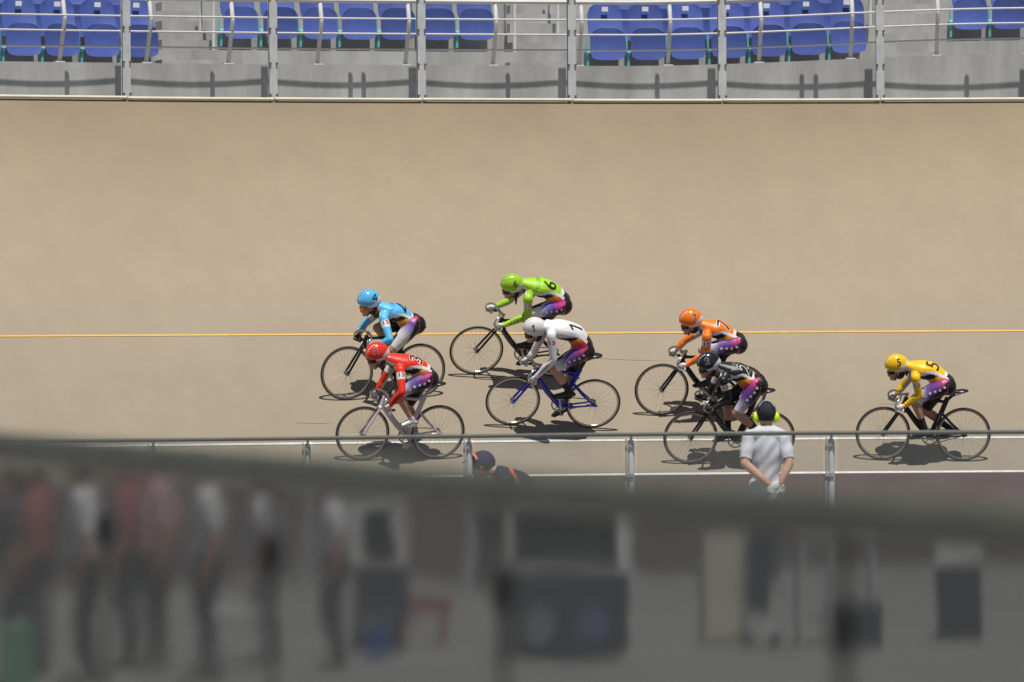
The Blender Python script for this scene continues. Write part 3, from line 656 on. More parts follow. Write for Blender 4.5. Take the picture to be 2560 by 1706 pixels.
def glove(name, G, T, wrist, mat, parent, s):
    """hand closed round a bar at G (bar direction T), wrist point given; s=+1 left hand"""
    b = MB(); T = nrm(T); w = np.asarray(wrist, float); back = nrm((w-G)-T*((w-G)@T)); out = np.cross(T, back)
    knk = G+back*0.034
    b.tube(cr([w, (w+knk)/2, knk], 3), np.array([[0.027,0.022],[0.036,0.023],[0.040,0.020]])[np.array([0,0,0,1,1,1,2])], 12, side=T, round_cap=True)
    for i, (o, rr, ln) in enumerate(((-0.033, 0.0105, 200), (-0.011, 0.0112, 225), (0.011, 0.011, 220), (0.032, 0.0095, 190))):
        pts = [G+T*o+(back*math.cos(rad(a))+out*math.sin(rad(a)))*(0.026+0.006*math.cos(rad(a))) for a in np.linspace(-15, ln, 8)]
        b.tube(pts, np.linspace(rr, rr*0.82, 8), 8, side=T, round_cap=True)
    pts = [knk-T*0.030-out*0.004, G-T*0.044+back*0.022-out*0.022, G-T*0.046-out*0.028-back*0.006, G-T*0.036-out*0.022-back*0.022]
    b.tube(cr(pts, 4), np.linspace(0.0125, 0.0095, 13), 8, side=T, round_cap=True)
    cu = MB(); b.build(name, mat, parent)
def rider(k):
    r = RID[k]; B = basis(r); yy = dict(sho=.155, han=.18, hip=.08, fel=-.2, fha=-.18)
    J = {n: solve(B, r[n], y) for n, y in yy.items()}
    # elbow: choose sideways position so that the arm has a natural length
    bestc = None
    for y in np.linspace(0.14, 0.33, 20):
        e = solve(B, r['elb'], y); c = abs(np.linalg.norm(e-J['sho'])-0.28)+0.5*abs(np.linalg.norm(e-J['han'])-0.28)
        if bestc is None or c < bestc[0]: bestc = (c, e)
    J['elb'] = bestc[1]
    J['crank'] = r['crank']; J['WB'] = min(0.985, max(0.915, float(np.linalg.norm(track_hit(*r['f'])-track_hit(*r['r'])))))
    # handlebar from the two hands
    hm = (J['han']+J['fha'])/2; c, s = math.cos(rad(9)), math.sin(rad(9)); Rb = np.array([[c,-s,0],[s,c,0],[0,0,1]]) @ rx(rad(-8))
    J['barR'] = Rb; J['clamp'] = np.array([hm[0]-0.055, 0, hm[2]+0.128])
    GL = J['clamp']+Rb@np.array([0.050, 0.189, -0.132]); GR = J['clamp']+Rb@np.array([0.050, -0.189, -0.132])
    build_bike(k, J, B)
    hip = J['hip'].copy(); hip[1] = 0; shl = J['sho']; shr = shl*[1,-1,1]
    bk = [solve(B, p, 0.0) for p in r['back']]
    TR = np.array([[0.085,0.062],[0.150,0.108],[0.132,0.110],[0.144,0.116],[0.150,0.118]])
    cen = []
    tang = [nrm(bk[1]-bk[0]), nrm(bk[2]-bk[0]), nrm(bk[3]-bk[1]), nrm(bk[3]-bk[2])]
    for p, t, rr in zip(bk, tang, TR):
        n = np.array([t[2], 0, -t[0]]); n = n if n[2] > 0 else -n
        cen.append(p-n*(rr[1]+0.012))
    cen.append(hip*0.6+(bk[3]+np.array([-0.035,0,-0.16]))*0.4)
    Hc = solve(B, r['head'], 0.0); sk = Hc+np.array([0.004, 0, -0.070])
    # legs
    legs = {}
    for sd, s in (('L', 1), ('R', -1)):
        pd = J['ped'+sd]; ca = J['crank']+(0 if s == 1 else 180); tilt = rad(18-14*math.sin(rad(ca)))       # toe points down a little
        fd = np.array([math.cos(tilt), 0, -math.sin(tilt)]); fu = np.array([math.sin(tilt), 0, math.cos(tilt)])
        ank = pd-fd*0.115+fu*0.085; hj = hip+np.array([0, s*0.085, 0])
        kn = ik(hj, ank, 0.405, 0.385, np.array([1.0, 0, 0.25])); kn[1] = s*0.098
        legs[sd] = (hj, kn, ank, pd, fd, fu)
    wl = GL+nrm(J['elb']-GL)*0.085
    J['fel'] = J['fel']; wr_ = GR+nrm(J['fel']-GR)*0.085
    fel = J['fel'].copy(); fel[2] += 0.0
    Y = (0,1,0); tubes = [
        ('torso', cen, TR, Y),
        ('shoulder', [shl+[0,-0.02,0.0], (cen[0]*0.35+cen[1]*0.65)*0.75+shl*[0.25,0,0.25], shr+[0,0.02,0.0]], [0.052, 0.078, 0.052], (1,0,0)),
        ('neck', [cen[0]+[-0.01,0,-0.01], sk+[-0.035,0,-0.05], sk+[-0.02, 0, -0.02]], [0.055, 0.05, 0.055], Y),
        ('armL1', [shl, shl*0.5+J['elb']*0.5, J['elb']], [0.056, 0.049, 0.040], Y), ('armL2', [J['elb'], J['elb']*0.65+wl*0.35, wl, GL*0.6+wl*0.4], [0.040, 0.041, 0.028, 0.024], Y),
        ('armR1', [shr, shr*0.5+fel*0.5, fel], [0.056, 0.049, 0.040], Y), ('armR2', [fel, fel*0.65+wr_*0.35, wr_, GR*0.6+wr_*0.4], [0.040, 0.041, 0.028, 0.024], Y)]
    for sd in 'LR':
        hj, kn, ank, pd, fd, fu = legs[sd]
        tubes += [('thigh'+sd, [hj, hj*0.62+kn*0.38, hj*0.2+kn*0.8, kn], [0.104, 0.097, 0.072, 0.059], Y),
                  ('shank'+sd, [kn, kn*0.68+ank*0.32+np.array([-0.016,0,0]), kn*0.3+ank*0.7, ank], [0.055, 0.057, 0.040, 0.034], Y),
                  ('foot'+sd, [ank+[0,0,-0.02], pd+fu*0.035, pd+fd*0.06+fu*0.028], [[0.034,0.036],[0.036,0.026],[0.030,0.020]], Y)]
    hip_back = hip+np.array([-0.045, 0, -0.005])
    tl = rad(14); RH_ = np.array([[math.cos(tl),0,math.sin(tl)],[0,1,0],[-math.sin(tl),0,math.cos(tl)]])
    ells = [('hipL', hip_back+[0,0.078,0], (0.108,0.088,0.112), None), ('hipR', hip_back+[0,-0.078,0], (0.108,0.088,0.112), None),
            ('head', sk, (0.096,0.076,0.105), RH_), ('head', sk+RH_@[0.035,0,-0.062], (0.058,0.056,0.062), RH_), ('head', sk+RH_@[0.094,0,-0.045], (0.020,0.014,0.022), RH_), ('head', sk+RH_@[0.068,0,-0.098], (0.028,0.030,0.022), RH_),
            ('head', sk+RH_@[-0.01,0.076,-0.035], (0.020,0.010,0.028), RH_), ('head', sk+RH_@[-0.01,-0.076,-0.035], (0.020,0.010,0.028), RH_)]
    e, V, Nn, nm, tt, off = make_body(tubes, ells)
    person = link('person', e, 'skin'); person.matrix_world = frame(B[1], B[2], B[3], B[0])
    extra = {1: 'below the lime rider', 2: 'passing behind the official', 3: 'with brown ponytail', 4: 'wearing orange glasses', 5: 'alone at the right', 6: 'highest rider on the track', 7: 'above the black rider'}[k]
    tag(person, 'crouched cyclist in %s helmet and suit number %d, %s' % (HNAME[k], k, extra), 'person', 'riders in the race')
    # --- colours of the printed skinsuit
    hue = np.array(HUE[k]); col = np.tile(BLACK, (len(V), 1))
    iy = np.sign(V[:, 1]); iy[iy == 0] = 1
    # smooth torso coordinates
    P_ = cr(np.array(cen), 8); Tn = np.gradient(P_, axis=0); Tn /= np.linalg.norm(Tn, axis=1)[:, None]
    D = np.linalg.norm(V[:, None]-P_[None], axis=2); j = D.argmin(1); t = j/(len(P_)-1); o = V-P_[j]
    dors = np.stack([Tn[j][:, 2]*-1, np.zeros(len(V)), Tn[j][:, 0]], 1); dors *= np.sign(dors[:, 2:3])
    th = np.degrees(np.arctan2(np.abs(o[:, 1]), (o*dors).sum(1)))
    tor = np.isin(nm, ['torso', 'shoulder', 'neck', 'hipL', 'hipR'])
    edge = np.interp(t, [0, 0.2, 0.5, 0.66, 0.80, 1.0], [98, 97, 75, 61, 51, 46])                     # lower border of the coloured back panel
    def put(mask, c): col[mask] = c
    flank = tor & (th > edge) & (th <= 128)
    put(tor & (th <= edge) & (t < 0.80), hue)
    put(tor & (th > edge) & (th <= edge+16) & (t < 0.9), WHITE)
    put(tor & (t >= 0.73) & (t < 0.84) & (th <= edge+16), WHITE)
    put(tor & (t < 0.24) & (th > edge+16) & (th < 128), WHITE)
    put(tor & (th > 138) & (th < 146) & (t > 0.3) & (t < 0.8), WHITE*0.8)
    put((nm == 'shoulder') & (th < 118), hue)
    gr = np.array([[0.80,0.46,0.02],[0.78,0.22,0.02],[0.66,0.03,0.05],[0.66,0.05,0.26]])
    def grad(x, stops):
        x = np.clip(x, 0, 1)*(len(stops)-1); i = np.minimum(x.astype(int), len(stops)-2); f = (x-i)[:, None]; return stops[i]*(1-f)+stops[i+1]*f
    gm = tor & (th > edge+16) & (th < 140) & (t+0.0016*(th-90) > 0.62) & (V[:, 0] > hip[0]-0.045)
    col[gm] = grad(((t+0.0016*(th-90))[gm]-0.62)/0.30, gr)
    put(np.isin(nm, ['hipL', 'hipR', 'torso']) & (V[:, 0] < hip[0]-0.045+0.10*np.clip((hip[2]-V[:, 2])/0.12, -1, 0)) & (t > 0.80), BLACK)
    for sd, s in (('L', 1), ('R', -1)):
        hj, kn, ank, pd, fd, fu = legs[sd]; ax = kn-hj; Lh = np.linalg.norm(ax); ax = ax/Lh
        mm = np.isin(nm, ['thigh'+sd]) | (np.isin(nm, ['hip'+sd]) & (((V-hj)@ax) > -0.03)); q = V-hj; tl_ = q@ax/Lh; lat = np.array([0, s, 0])-ax*(s*ax[1]); lat = nrm(lat); fr_ = np.cross(ax, lat); fr_ = fr_ if fr_@np.array([1,0,0.4]) > 0 else -fr_
        an = np.degrees(np.arctan2(q@fr_, q@lat))
        st = np.array([[0.56,0.04,0.13],[0.38,0.04,0.20],[0.17,0.042,0.22],[0.11,0.045,0.24],[0.14,0.08,0.32],[0.44,0.42,0.54],[0.68,0.66,0.72]])
        if k in (6,): st = np.array([[0.72,0.06,0.30],[0.64,0.05,0.30],[0.12,0.07,0.36],[0.20,0.18,0.52],[0.72,0.70,0.74],[0.74,0.72,0.72]])
        if k in (4,): st = np.array([[0.50,0.05,0.10],[0.15,0.07,0.36],[0.30,0.26,0.50],[0.62,0.60,0.62],[0.66,0.64,0.62],[0.68,0.66,0.62]])
        pm = mm & (V[:, 0] > hip[0]-0.05) & (an > np.interp(tl_, [-0.1, 0, 0.3, 0.55, 0.8], [28, 14, -14, -38, -60])) & (an < np.interp(tl_, [0, 0.3, 0.6], [105, 80, 66])); col[pm] = grad((tl_[pm]+0.16)/1.0, st)
        up_ = np.interp(tl_, [0, 0.3, 0.6], [105, 80, 66]); put(mm & (an >= up_) & (an < up_+11) & (tl_ > 0.05) & (tl_ < 0.55), WHITE)
        for a_, el, wr in (('arm'+sd, J['elb'] if s == 1 else fel, wl if s == 1 else wr_),):
            m1 = nm == a_+'1'; m2 = nm == a_+'2'
            inner = (off[:, 1]*s < -0.012)
            back_ = (off@np.array([-0.8, 0, -0.6]) > 0.006) & (s < 0)
            put(m1 | m2, hue); put(m1 & (tt < 0.42) & (tt > 0.10), WHITE); put((m1 | m2) & back_, WHITE*0.9 if k != 2 else np.array([0.16,0.16,0.17]))
    # covered area: everything but head, lower leg, foot, hand
    armlen = {}
    suit = np.isin(nm, ['torso', 'shoulder', 'hipL', 'hipR', 'armL1', 'armR1', 'thighL', 'thighR'])
    suit |= (np.isin(nm, ['armL2', 'armR2']) & (tt < 0.70))
    suit &= ~(np.isin(nm, ['thighL', 'thighR']) & (tt > 0.80))
    suit |= (nm == 'neck') & (tt < 0.12)
    sobj = garment('skinsuit', e, V, Nn, suit, 0.0045, 'suit', person, col)
    sock = np.isin(nm, ['shankL', 'shankR']) & (tt > (0.55 if k != 3 else 0.80)) | np.isin(nm, ['footL', 'footR'])
    garment('sock', e, V, Nn, sock & (V[:, 1] > 0), 0.003, 'whitesock' if k in (3,) else 'blacksock', person); garment('sock', e, V, Nn, sock & (V[:, 1] < 0), 0.003, 'whitesock' if k in (3,) else 'blacksock', person)
    for sd, s in (('L', 1), ('R', -1)):
        hj, kn, ank, pd, fd, fu = legs[sd]; b = MB()
        pts = [pd-fd*0.165+fu*0.045, pd-fd*0.135+fu*0.050, pd-fd*0.08+fu*0.052, pd-fd*0.02+fu*0.040, pd+fd*0.045+fu*0.032, pd+fd*0.088+fu*0.026]
        b.tube(cr(pts, 3), cr([[0.024,0.032],[0.033,0.040],[0.034,0.042],[0.042,0.032],[0.042,0.024],[0.028,0.016]], 3), 14, side=(0,1,0), round_cap=True)
        b.box(pd+fu*0.012-fd*0.03, (0.23, 0.07, 0.012), np.stack([fd, np.array([0,1.0,0]), fu], 1)); b.build('shoe', 'silvershoe' if k == 3 else 'blackshoe', person)
    gm_ = 'blackglove' if k in (2, 4) else 'whiteglove'
    tb = Rb@nrm([-0.8, 0.02, -0.32]); tbr = Rb@nrm([-0.8, -0.02, -0.32])
    glove('glove', GL, -tb, wl, gm_, person, 1); glove('glove', GR, -tbr, wr_, gm_, person, -1)
    # helmet
    hb = MB(); nu, nv = 96, 56; vs = []; cc = []; tip = rad(11)
    Rh = np.array([[math.cos(tip),0,math.sin(tip)],[0,1,0],[-math.sin(tip),0,math.cos(tip)]]); dark = hue*0.55 if k != 2 else np.array([0.05,0.05,0.055])
    for i in range(nv+1):
        a = math.pi*i/nv
        for q in range(nu):
            b_ = 2*math.pi*q/nu; x, y, z = math.sin(a)*math.cos(b_), math.sin(a)*math.sin(b_), math.cos(a)
            X = x*(0.142 if x > 0 else 0.158); Yv = y*0.108*(1-0.22*max(0, -x)**1.5); Z = z*(0.130 if z > 0 else 0.126-0.060*max(0, x))
            Z -= 0.022*max(0, -x)**2*(1 if z > -0.4 else 0.6)
            vs.append(Hc+Rh@np.array([X, Yv, Z]))
            c = hue.copy(); u_ = X+0.9*Z
            if k != 1:
                if X < -0.040 and Z < 0.03-(X+0.13)*0.62 and abs(Yv) > 0.02: c = WHITE.copy()
                elif -0.040 <= X < 0.050 and -0.085 < Z < -0.052-0.25*X: c = WHITE.copy()
                elif X > 0.02 and abs((abs(Yv)-0.045)) < 0.005 and Z > 0.02: c = WHITE*0.6+hue*0.4
            if abs(abs(Yv)-0.022) < 0.0045 and X > -0.09 and Z > 0.05: c = dark
            if z < -0.80: c = np.array([0.02,0.02,0.02])
            cc.append(c)
    fs = [(i*nu+q, (i+1)*nu+q, (i+1)*nu+(q+1) % nu, i*nu+(q+1) % nu) for i in range(nv) for q in range(nu)]
    hb.add(vs, fs); ho = hb.build('helmet', 'helmet', person); setcol(ho.data, np.array(cc))
    bvh = bvh_of(ho); nu_ = {1: 0.022, 2: 0.02, 3: 0.035, 4: -0.045, 5: -0.03, 6: -0.03, 7: -0.045}[k]
    hn = Hc+Rh@np.array([nu_, 0.10, 0.042]); Nd = Rh@nrm([0.05, 1, 0.45]); U = Rh@np.array([-1.0,0,0]); Vv = np.cross(Nd, U)
    if k in (3, 7, 2): wrap('number_outline', text2d(str(k), 0.115, 0.0035), hn, U, Vv, Nd, bvh, 'inkwhite', ho, 0.002)
    wrap('helmet_number', digit2d(k, 0.115, 0.0005), hn, U, Vv, Nd, bvh, 'inkblack', ho, 0.0045)
    if k in (4, 6): wrap('helmet_lettering', text2d('KEIRIN', 0.042), Hc+Rh@np.array([0.04,0.05,0.09]), U, Rh@np.array([0.2,-0.7,0.7]), Rh@nrm([0.1,0.5,1]), bvh, 'inkgreen' if k == 6 else 'inkblue', ho, 0.002)
    # eyewear
    gl = MB(); vs = []; fs = []
    for i in range(13):
        a = rad(-78+156*i/12)
        for z in (-0.024, 0.010): vs.append(sk+RH_@np.array([0.098*math.cos(a)+0.004, 0.080*math.sin(a), z-0.004]))
        for z in (0.010, -0.024): vs.append(sk+RH_@np.array([0.104*math.cos(a)+0.006, 0.085*math.sin(a), z-0.004]))
    for i in range(12):
        for q in range(4): fs.append((i*4+q, i*4+(q+1) % 4, i*4+4+(q+1) % 4, i*4+4+q))
    fs += [(0,1,2,3), (48,51,50,49)]
    gl.add(vs, fs).build('glasses', 'lensorange' if k == 4 else 'lensdark', person)
    # hair at the nape, chin strap
    hr = MB(); hr.ell(sk+np.array([-0.050,0,-0.035]), (0.066,0.0795,0.080))
    if k == 3: hr.tube(cr([sk+[-0.10,0.01,-0.01], sk+[-0.16,0.03,-0.012], sk+[-0.23,0.05,-0.03]], 4), np.linspace(0.026, 0.012, 9), 10, round_cap=True)
    if k == 6: hr.tube(cr([sk+[-0.06,0.06,-0.08], sk+[-0.07,0.07,-0.13], sk+[-0.065,0.07,-0.17]], 4), np.linspace(0.018, 0.008, 9), 8, round_cap=True)
    if k == 5: hr.tube(cr([sk+[-0.09,0.03,0.0], sk+[-0.13,0.04,-0.03], sk+[-0.13,0.05,-0.06]], 4), np.linspace(0.022, 0.010, 9), 8, round_cap=True)
    hr.build('hair', 'brownhair' if k == 3 else 'hair', person)
    sb = MB(); pts = [sk+RH_@np.array(p) for p in ((0.0,0.082,-0.02),(0.018,0.074,-0.07),(0.038,0.04,-0.118),(0.042,0,-0.126),(0.038,-0.04,-0.118),(0.018,-0.074,-0.07),(0.0,-0.082,-0.02))]
    sb.tube(cr(pts, 4), (0.002, 0.007), 6, side=(0,0,1)); sb.build('chin_strap', 'blackplastic', person)
    # numbers, sleeve badge, lettering, stars on the suit
    bs = bvh_of(sobj); jm = int(0.47*(len(P_)-1)); pc = P_[jm]; dv = np.array([-Tn[jm][2], 0, Tn[jm][0]]); dv = dv*np.sign(dv[2]); fwdv = -Tn[jm]
    Ub = np.array([0,-1.0,0]); Nb = nrm(dv+np.array([0,0.25,0])); Ub = nrm(np.cross(fwdv, Nb)); cen_n = pc+np.array([0,0.045,0])
    if k in (2, 3, 7): wrap('number_outline', text2d(str(k), 0.235, 0.010, cell=0.018), cen_n, Ub, fwdv, Nb, bs, 'inkwhite', sobj, 0.003)
    wrap('back_number', digit2d(k, 0.245, 0.001, cell=0.018), cen_n, Ub, fwdv, Nb, bs, 'inkblack', sobj, 0.006)
    if k in (2, 4, 6):
        ju = int(0.20*(len(P_)-1)); dv2 = np.array([-Tn[ju][2], 0, Tn[ju][0]]); dv2 *= np.sign(dv2[2])
        wrap('back_lettering', text2d('KEIRIN', 0.075), P_[ju]+np.array([0,0.02,0]), np.array([0,-1.0,0]), -Tn[ju], dv2, bs, {2: 'inkgrey', 4: 'inkblue', 6: 'inkgreen'}[k], sobj, 0.003)
    ua = nrm(J['elb']-shl); bc = shl+ua*0.075; Na = np.array([0.1,1.0,0.15]); Na = nrm(Na-ua*(Na@ua)); Vb = -ua; Ub_ = np.cross(Vb, Na)
    def dring(x0, x1, half):
        o_, i_ = [], []
        for a in np.linspace(-90, 90, 9): o_.append((0.012+0.026*math.cos(rad(a)), 0.026*math.sin(rad(a)))); i_.append((0.012+0.012*math.cos(rad(a)), 0.012*math.sin(rad(a))))
        return [[o_[q], o_[q+1], i_[q+1], i_[q]] for q in range(8)]
    wrap('sleeve_badge', poly2d(dring(0, 0, 0), 0.05), bc, Ub_, Vb, Na, bs, 'inkred', sobj, 0.003)
    wrap('sleeve_badge', poly2d([[(-0.030,0.026),(-0.030,0.010),(0.012,0.012),(0.012,0.026)], [(-0.030,-0.010),(-0.030,-0.026),(0.012,-0.026),(0.012,-0.012)], [(-0.030,0.010),(-0.030,-0.010),(-0.018,-0.010),(-0.018,0.010)]], 0.05), bc, Ub_, Vb, Na, bs, 'inknavy', sobj, 0.003)
    wrap('sleeve_badge', poly2d([[(0.0,0.010),(0.012,0.010),(0.012,0.002),(0.0,0.002)]], 0.05), bc, Ub_, Vb, Na, bs, 'inkyellow', sobj, 0.004)
    if k in (1, 5, 6, 3, 7):
        fa = nrm(J['elb']-wl); fc = wl*0.5+J['elb']*0.5; Nf = np.array([0.15,1.0,0.45]); Nf = nrm(Nf-fa*(Nf@fa))
        wrap('sleeve_lettering', text2d('KEIRIN', 0.052), fc+fa*0.012, fa, np.cross(Nf, fa), Nf, bs, 'inkblack', sobj, 0.003)
        wrap('sleeve_mark', poly2d([[(-0.012,-0.012),(0.012,-0.012),(0.012,0.0),(0.0,0.0),(0.0,0.012),(-0.012,0.012)]], 0.05), fc-fa*0.088, fa, np.cross(Nf, fa), Nf, bs, 'inkred', sobj, 0.003)
    hj, kn, ank, pd, fd, fu = legs['L']; ax = nrm(kn-hj); lat = nrm(np.array([0,1.0,0])-ax*ax[1]); fr_ = np.cross(lat, ax); fr_ = fr_ if fr_[0] > 0 else -fr_
    loops = []
    for q, x in enumerate(np.linspace(0.0, 0.25, 5)): loops.append(star2d(x, -0.004+0.010*math.sin(q*1.7), 0.023+0.003*(q % 2), 0.3*q))
    if k != 4: wrap('star_print', poly2d(loops, 0.05), hj, ax, fr_*-1 if np.cross(ax, -fr_)@lat > 0 else fr_, lat, bs, 'inkwhite', sobj, 0.003)
    if k == 7: wrap('thigh_lettering', text2d('CCN', 0.05), hj*0.3+kn*0.7, -ax, np.cross(nrm(fr_+lat*0.7), -ax), nrm(fr_+lat*0.7), bs, 'inkwhite', sobj, 0.003)
for k in (4, 6, 3, 1, 7, 2, 5): rider(k)

# ------------------------------------------------------------------ people standing or sitting in the infield
def standing(base, face, h=1.70, wide=1.0,  shirt=(0.7,0.7,0.7), pants=(0.02,0.02,0.025), label='', behind=False, sleeves=0.5, seated=False, capmat=None, stripes=None, group=None, lean=0.0, hands='whiteglove', voxel=0.013):
    s = h/1.70; ch, sh_ = math.cos(face), math.sin(face)
    mw = frame((ch, sh_, 0), (-sh_, ch, 0), (0,0,1), base)
    A = lambda x, y, z: np.array([x, y*wide, z])*s
    Y = (0,1,0)
    if seated:
        hipz = 0.50; hp = A(0, 0, hipz); tors = [A(-0.02,0,hipz+0.02), A(-0.09,0,hipz+0.20), A(-0.01,0,hipz+0.40), A(0.16,0,hipz+0.50)]; nk = A(0.25,0,hipz+0.54); hd = A(0.36,0,hipz+0.60); shz = A(0.12, 0, hipz+0.46)
        kn = {q: A(0.42, q*0.12, 0.52) for q in (1,-1)}; an = {q: A(0.36, q*0.12, 0.09) for q in (1,-1)}; hjs = {q: A(0.0, q*0.09, hipz) for q in (1,-1)}
        el = {q: A(0.33, q*0.25, 0.72) for q in (1,-1)}; wr = {q: A(0.48, q*0.14, 0.60) for q in (1,-1)}
    else:
        tors = [A(0,0,0.93), A(0.0,0,1.08), A(-0.01+lean*0.3,0,1.27), A(-0.005+lean*0.6,0,1.41)]; nk = A(-0.01+lean*0.7,0,1.47); hd = A(0.02+lean,0,1.585); shz = A(-0.01+lean*0.6,0,1.375)
        kn = {1: A(0.03,0.09,0.50), -1: A(0.02,-0.09,0.50)}; an = {1: A(0.0,0.10,0.09), -1: A(-0.03,-0.10,0.09)}; hjs = {q: A(0, q*0.085, 0.90) for q in (1,-1)}
        el = {q: A(-0.06, q*0.245, 1.11) for q in (1,-1)}; wr = {q: A(0.02, q*0.235, 0.86) for q in (1,-1)}
        if behind: el = {q: A(-0.13, q*0.262, 1.13) for q in (1,-1)}; wr = {1: A(-0.180, -0.03, 0.925), -1: A(-0.185, -0.15, 0.945)}
    tubes = [('torso', tors, np.array([[0.150*wide,0.110],[0.145*wide,0.105],[0.172*wide,0.115],[0.125*wide,0.080]])*s, Y), ('neck', [tors[-1], nk, hd+A(-0.02,0,-0.04)], np.array([0.06,0.055,0.055])*s, Y),
             ('sh', [shz+A(0,0.175,0), shz+A(0,0,0.03), shz+A(0,-0.175,0)], np.array([0.062,0.085,0.062])*s, (1,0,0))]
    for q, n in ((1,'L'), (-1,'R')):
        tubes += [('arm1'+n, [shz+A(0,q*0.19,0), (shz+A(0,q*0.2,0)+el[q])/2, el[q]], np.array([0.062,0.054,0.043])*s, Y), ('arm2'+n, [el[q], el[q]*0.6+wr[q]*0.4, wr[q]], np.array([0.043,0.042,0.029])*s, Y),
                  ('leg1'+n, [hjs[q], (hjs[q]+kn[q])/2, kn[q]], np.array([0.098,0.085,0.062])*s, Y), ('leg2'+n, [kn[q], kn[q]*0.65+an[q]*0.35+A(-0.012,0,0), an[q]], np.array([0.060,0.058,0.040])*s, Y)]
    ells = [('head', hd, np.array((0.100,0.078,0.118))*s, None), ('head', hd+A(0.035,0,-0.07), np.array((0.06,0.058,0.06))*s, None), ('head', hd+A(0.10,0,-0.02), np.array((0.018,0.014,0.024))*s, None),
            ('head', hd+A(0,0.08,-0.01), np.array((0.02,0.012,0.03))*s, None), ('head', hd+A(0,-0.08,-0.01), np.array((0.02,0.012,0.03))*s, None)]
    e, V, Nn, nm, tt, off = make_body(tubes, ells, voxel, 4)
    o = link('person', e, 'skin'); o.matrix_world = mw; tag(o, label, 'person', group)
    sm_ = np.isin(nm, ['torso','sh','arm1L','arm1R']) & ~(np.isin(nm, ['arm1L','arm1R']) & (tt > (0.86 if sleeves <= 0.5 else 2)))
    if sleeves > 0.5: sm_ |= np.isin(nm, ['arm2L','arm2R'])
    sm_ |= (nm == 'neck') & (tt < 0.45)
    sm_ |= (behind & np.isin(nm, ['leg1L','leg1R'])); sm_ &= V[:, 2] > ((0.72 if behind else 0.86)*s if not seated else 0.44*s)
    col = np.tile(np.array(shirt), (len(V), 1))
    if stripes is not None:
        for cpt, nr, w in stripes[1]: col[np.abs((V-np.array(cpt))@nrm(nr)) < w] = stripes[0]
    wob = 0.012+0.0025*np.sin(V[:, 2]*46+V[:, 1]*31+2*np.sin(V[:, 1]*17))+0.003*np.sin(V[:, 1]*62+V[:, 2]*24+V[:, 0]*30)
    garment('shirt', e, V, Nn*wob[:, None], sm_, 1.3 if not seated else 0.8, 'cloth', o, col)
    pm = (np.isin(nm, ['leg1L','leg1R']) | (np.isin(nm, ['leg2L','leg2R']) & (tt < 0.97)) | ((nm == 'torso') & (V[:, 2] < (1.0*s if not seated else 0.55*s)))) & (V[:, 2] < (0.75*s if behind else 9))
    garment('trousers', e, V, Nn*wob[:, None], pm, 0.9, 'cloth', o, np.tile(np.array(pants), (len(V), 1)))
    for q in (1, -1):
        b = MB(); a_ = an[q]; b.tube(cr([a_+A(-0.06,0,-0.045), a_+A(0,0,-0.035), a_+A(0.09,0,-0.055), a_+A(0.16,0,-0.065)], 3), cr(np.array([[0.03,0.04],[0.038,0.048],[0.043,0.032],[0.03,0.022]])*s, 3), 12, side=Y, round_cap=True); b.build('shoe', 'blackshoe', o)
        # hands with separate fingers
        b = MB(); w = wr[q]; d = nrm(wr[q]-el[q])
        if behind: d = nrm(np.array([-0.05, -q*0.95, -0.25])) if q == 1 else nrm(np.array([-0.15, 0.75, -0.5]))
        sd = nrm(np.cross(d, (1,0,0)) if abs(d[0]) < 0.9 else np.cross(d, (0,0,1)))
        b.tube([w-d*0.01, w+d*0.04, w+d*0.085], np.array([[0.028,0.022],[0.040,0.018],[0.038,0.015]])*s, 10, side=sd, round_cap=True); inn = np.cross(d, sd)
        for f_ in range(4):
            p0 = w+d*0.085+sd*(f_-1.5)*0.019; ln = (0.055,0.068,0.064,0.05)[f_]; b.tube(cr([p0, p0+d*ln*0.5+inn*0.010, p0+d*ln*0.85+inn*0.030], 3), np.linspace(0.0098, 0.0075, 7), 7, side=sd, round_cap=True)
        b.tube(cr([w+d*0.025+sd*0.034, w+d*0.06+sd*0.056, w+d*0.09+sd*0.056+inn*0.012], 3), np.linspace(0.012, 0.008, 7), 7, side=sd, round_cap=True)
        b.build('glove' if hands else 'hand', hands or 'skin', o)
    eyes = MB()
    for q in (1, -1): eyes.ell(hd+A(0.088, q*0.033, 0.012), np.array((0.012,0.015,0.008))*s, nu=8, nv=6)
    eyes.build('eyes', 'inkblack', o)
    if capmat:
        b = MB(); b.ell(hd+A(-0.008,0,0.028), np.array((0.118,0.096,0.112))*s, nu=24, nv=14); 
        cp = b.build('cap', capmat, o); b = MB(); b.tube([hd+A(0.08,0,0.045), hd+A(0.15,0,0.035), hd+A(0.19,0,0.022)], np.array([[0.085,0.008],[0.075,0.007],[0.045,0.006]])*s, 12); b.build('peak', capmat, cp)
        return o, hd, cp, s
    b = MB(); b.ell(hd+A(-0.018,0,0.026), np.array((0.104,0.086,0.108))*s, nu=20, nv=12); b.build('hair', 'hair', o)
    return o, hd, None, s
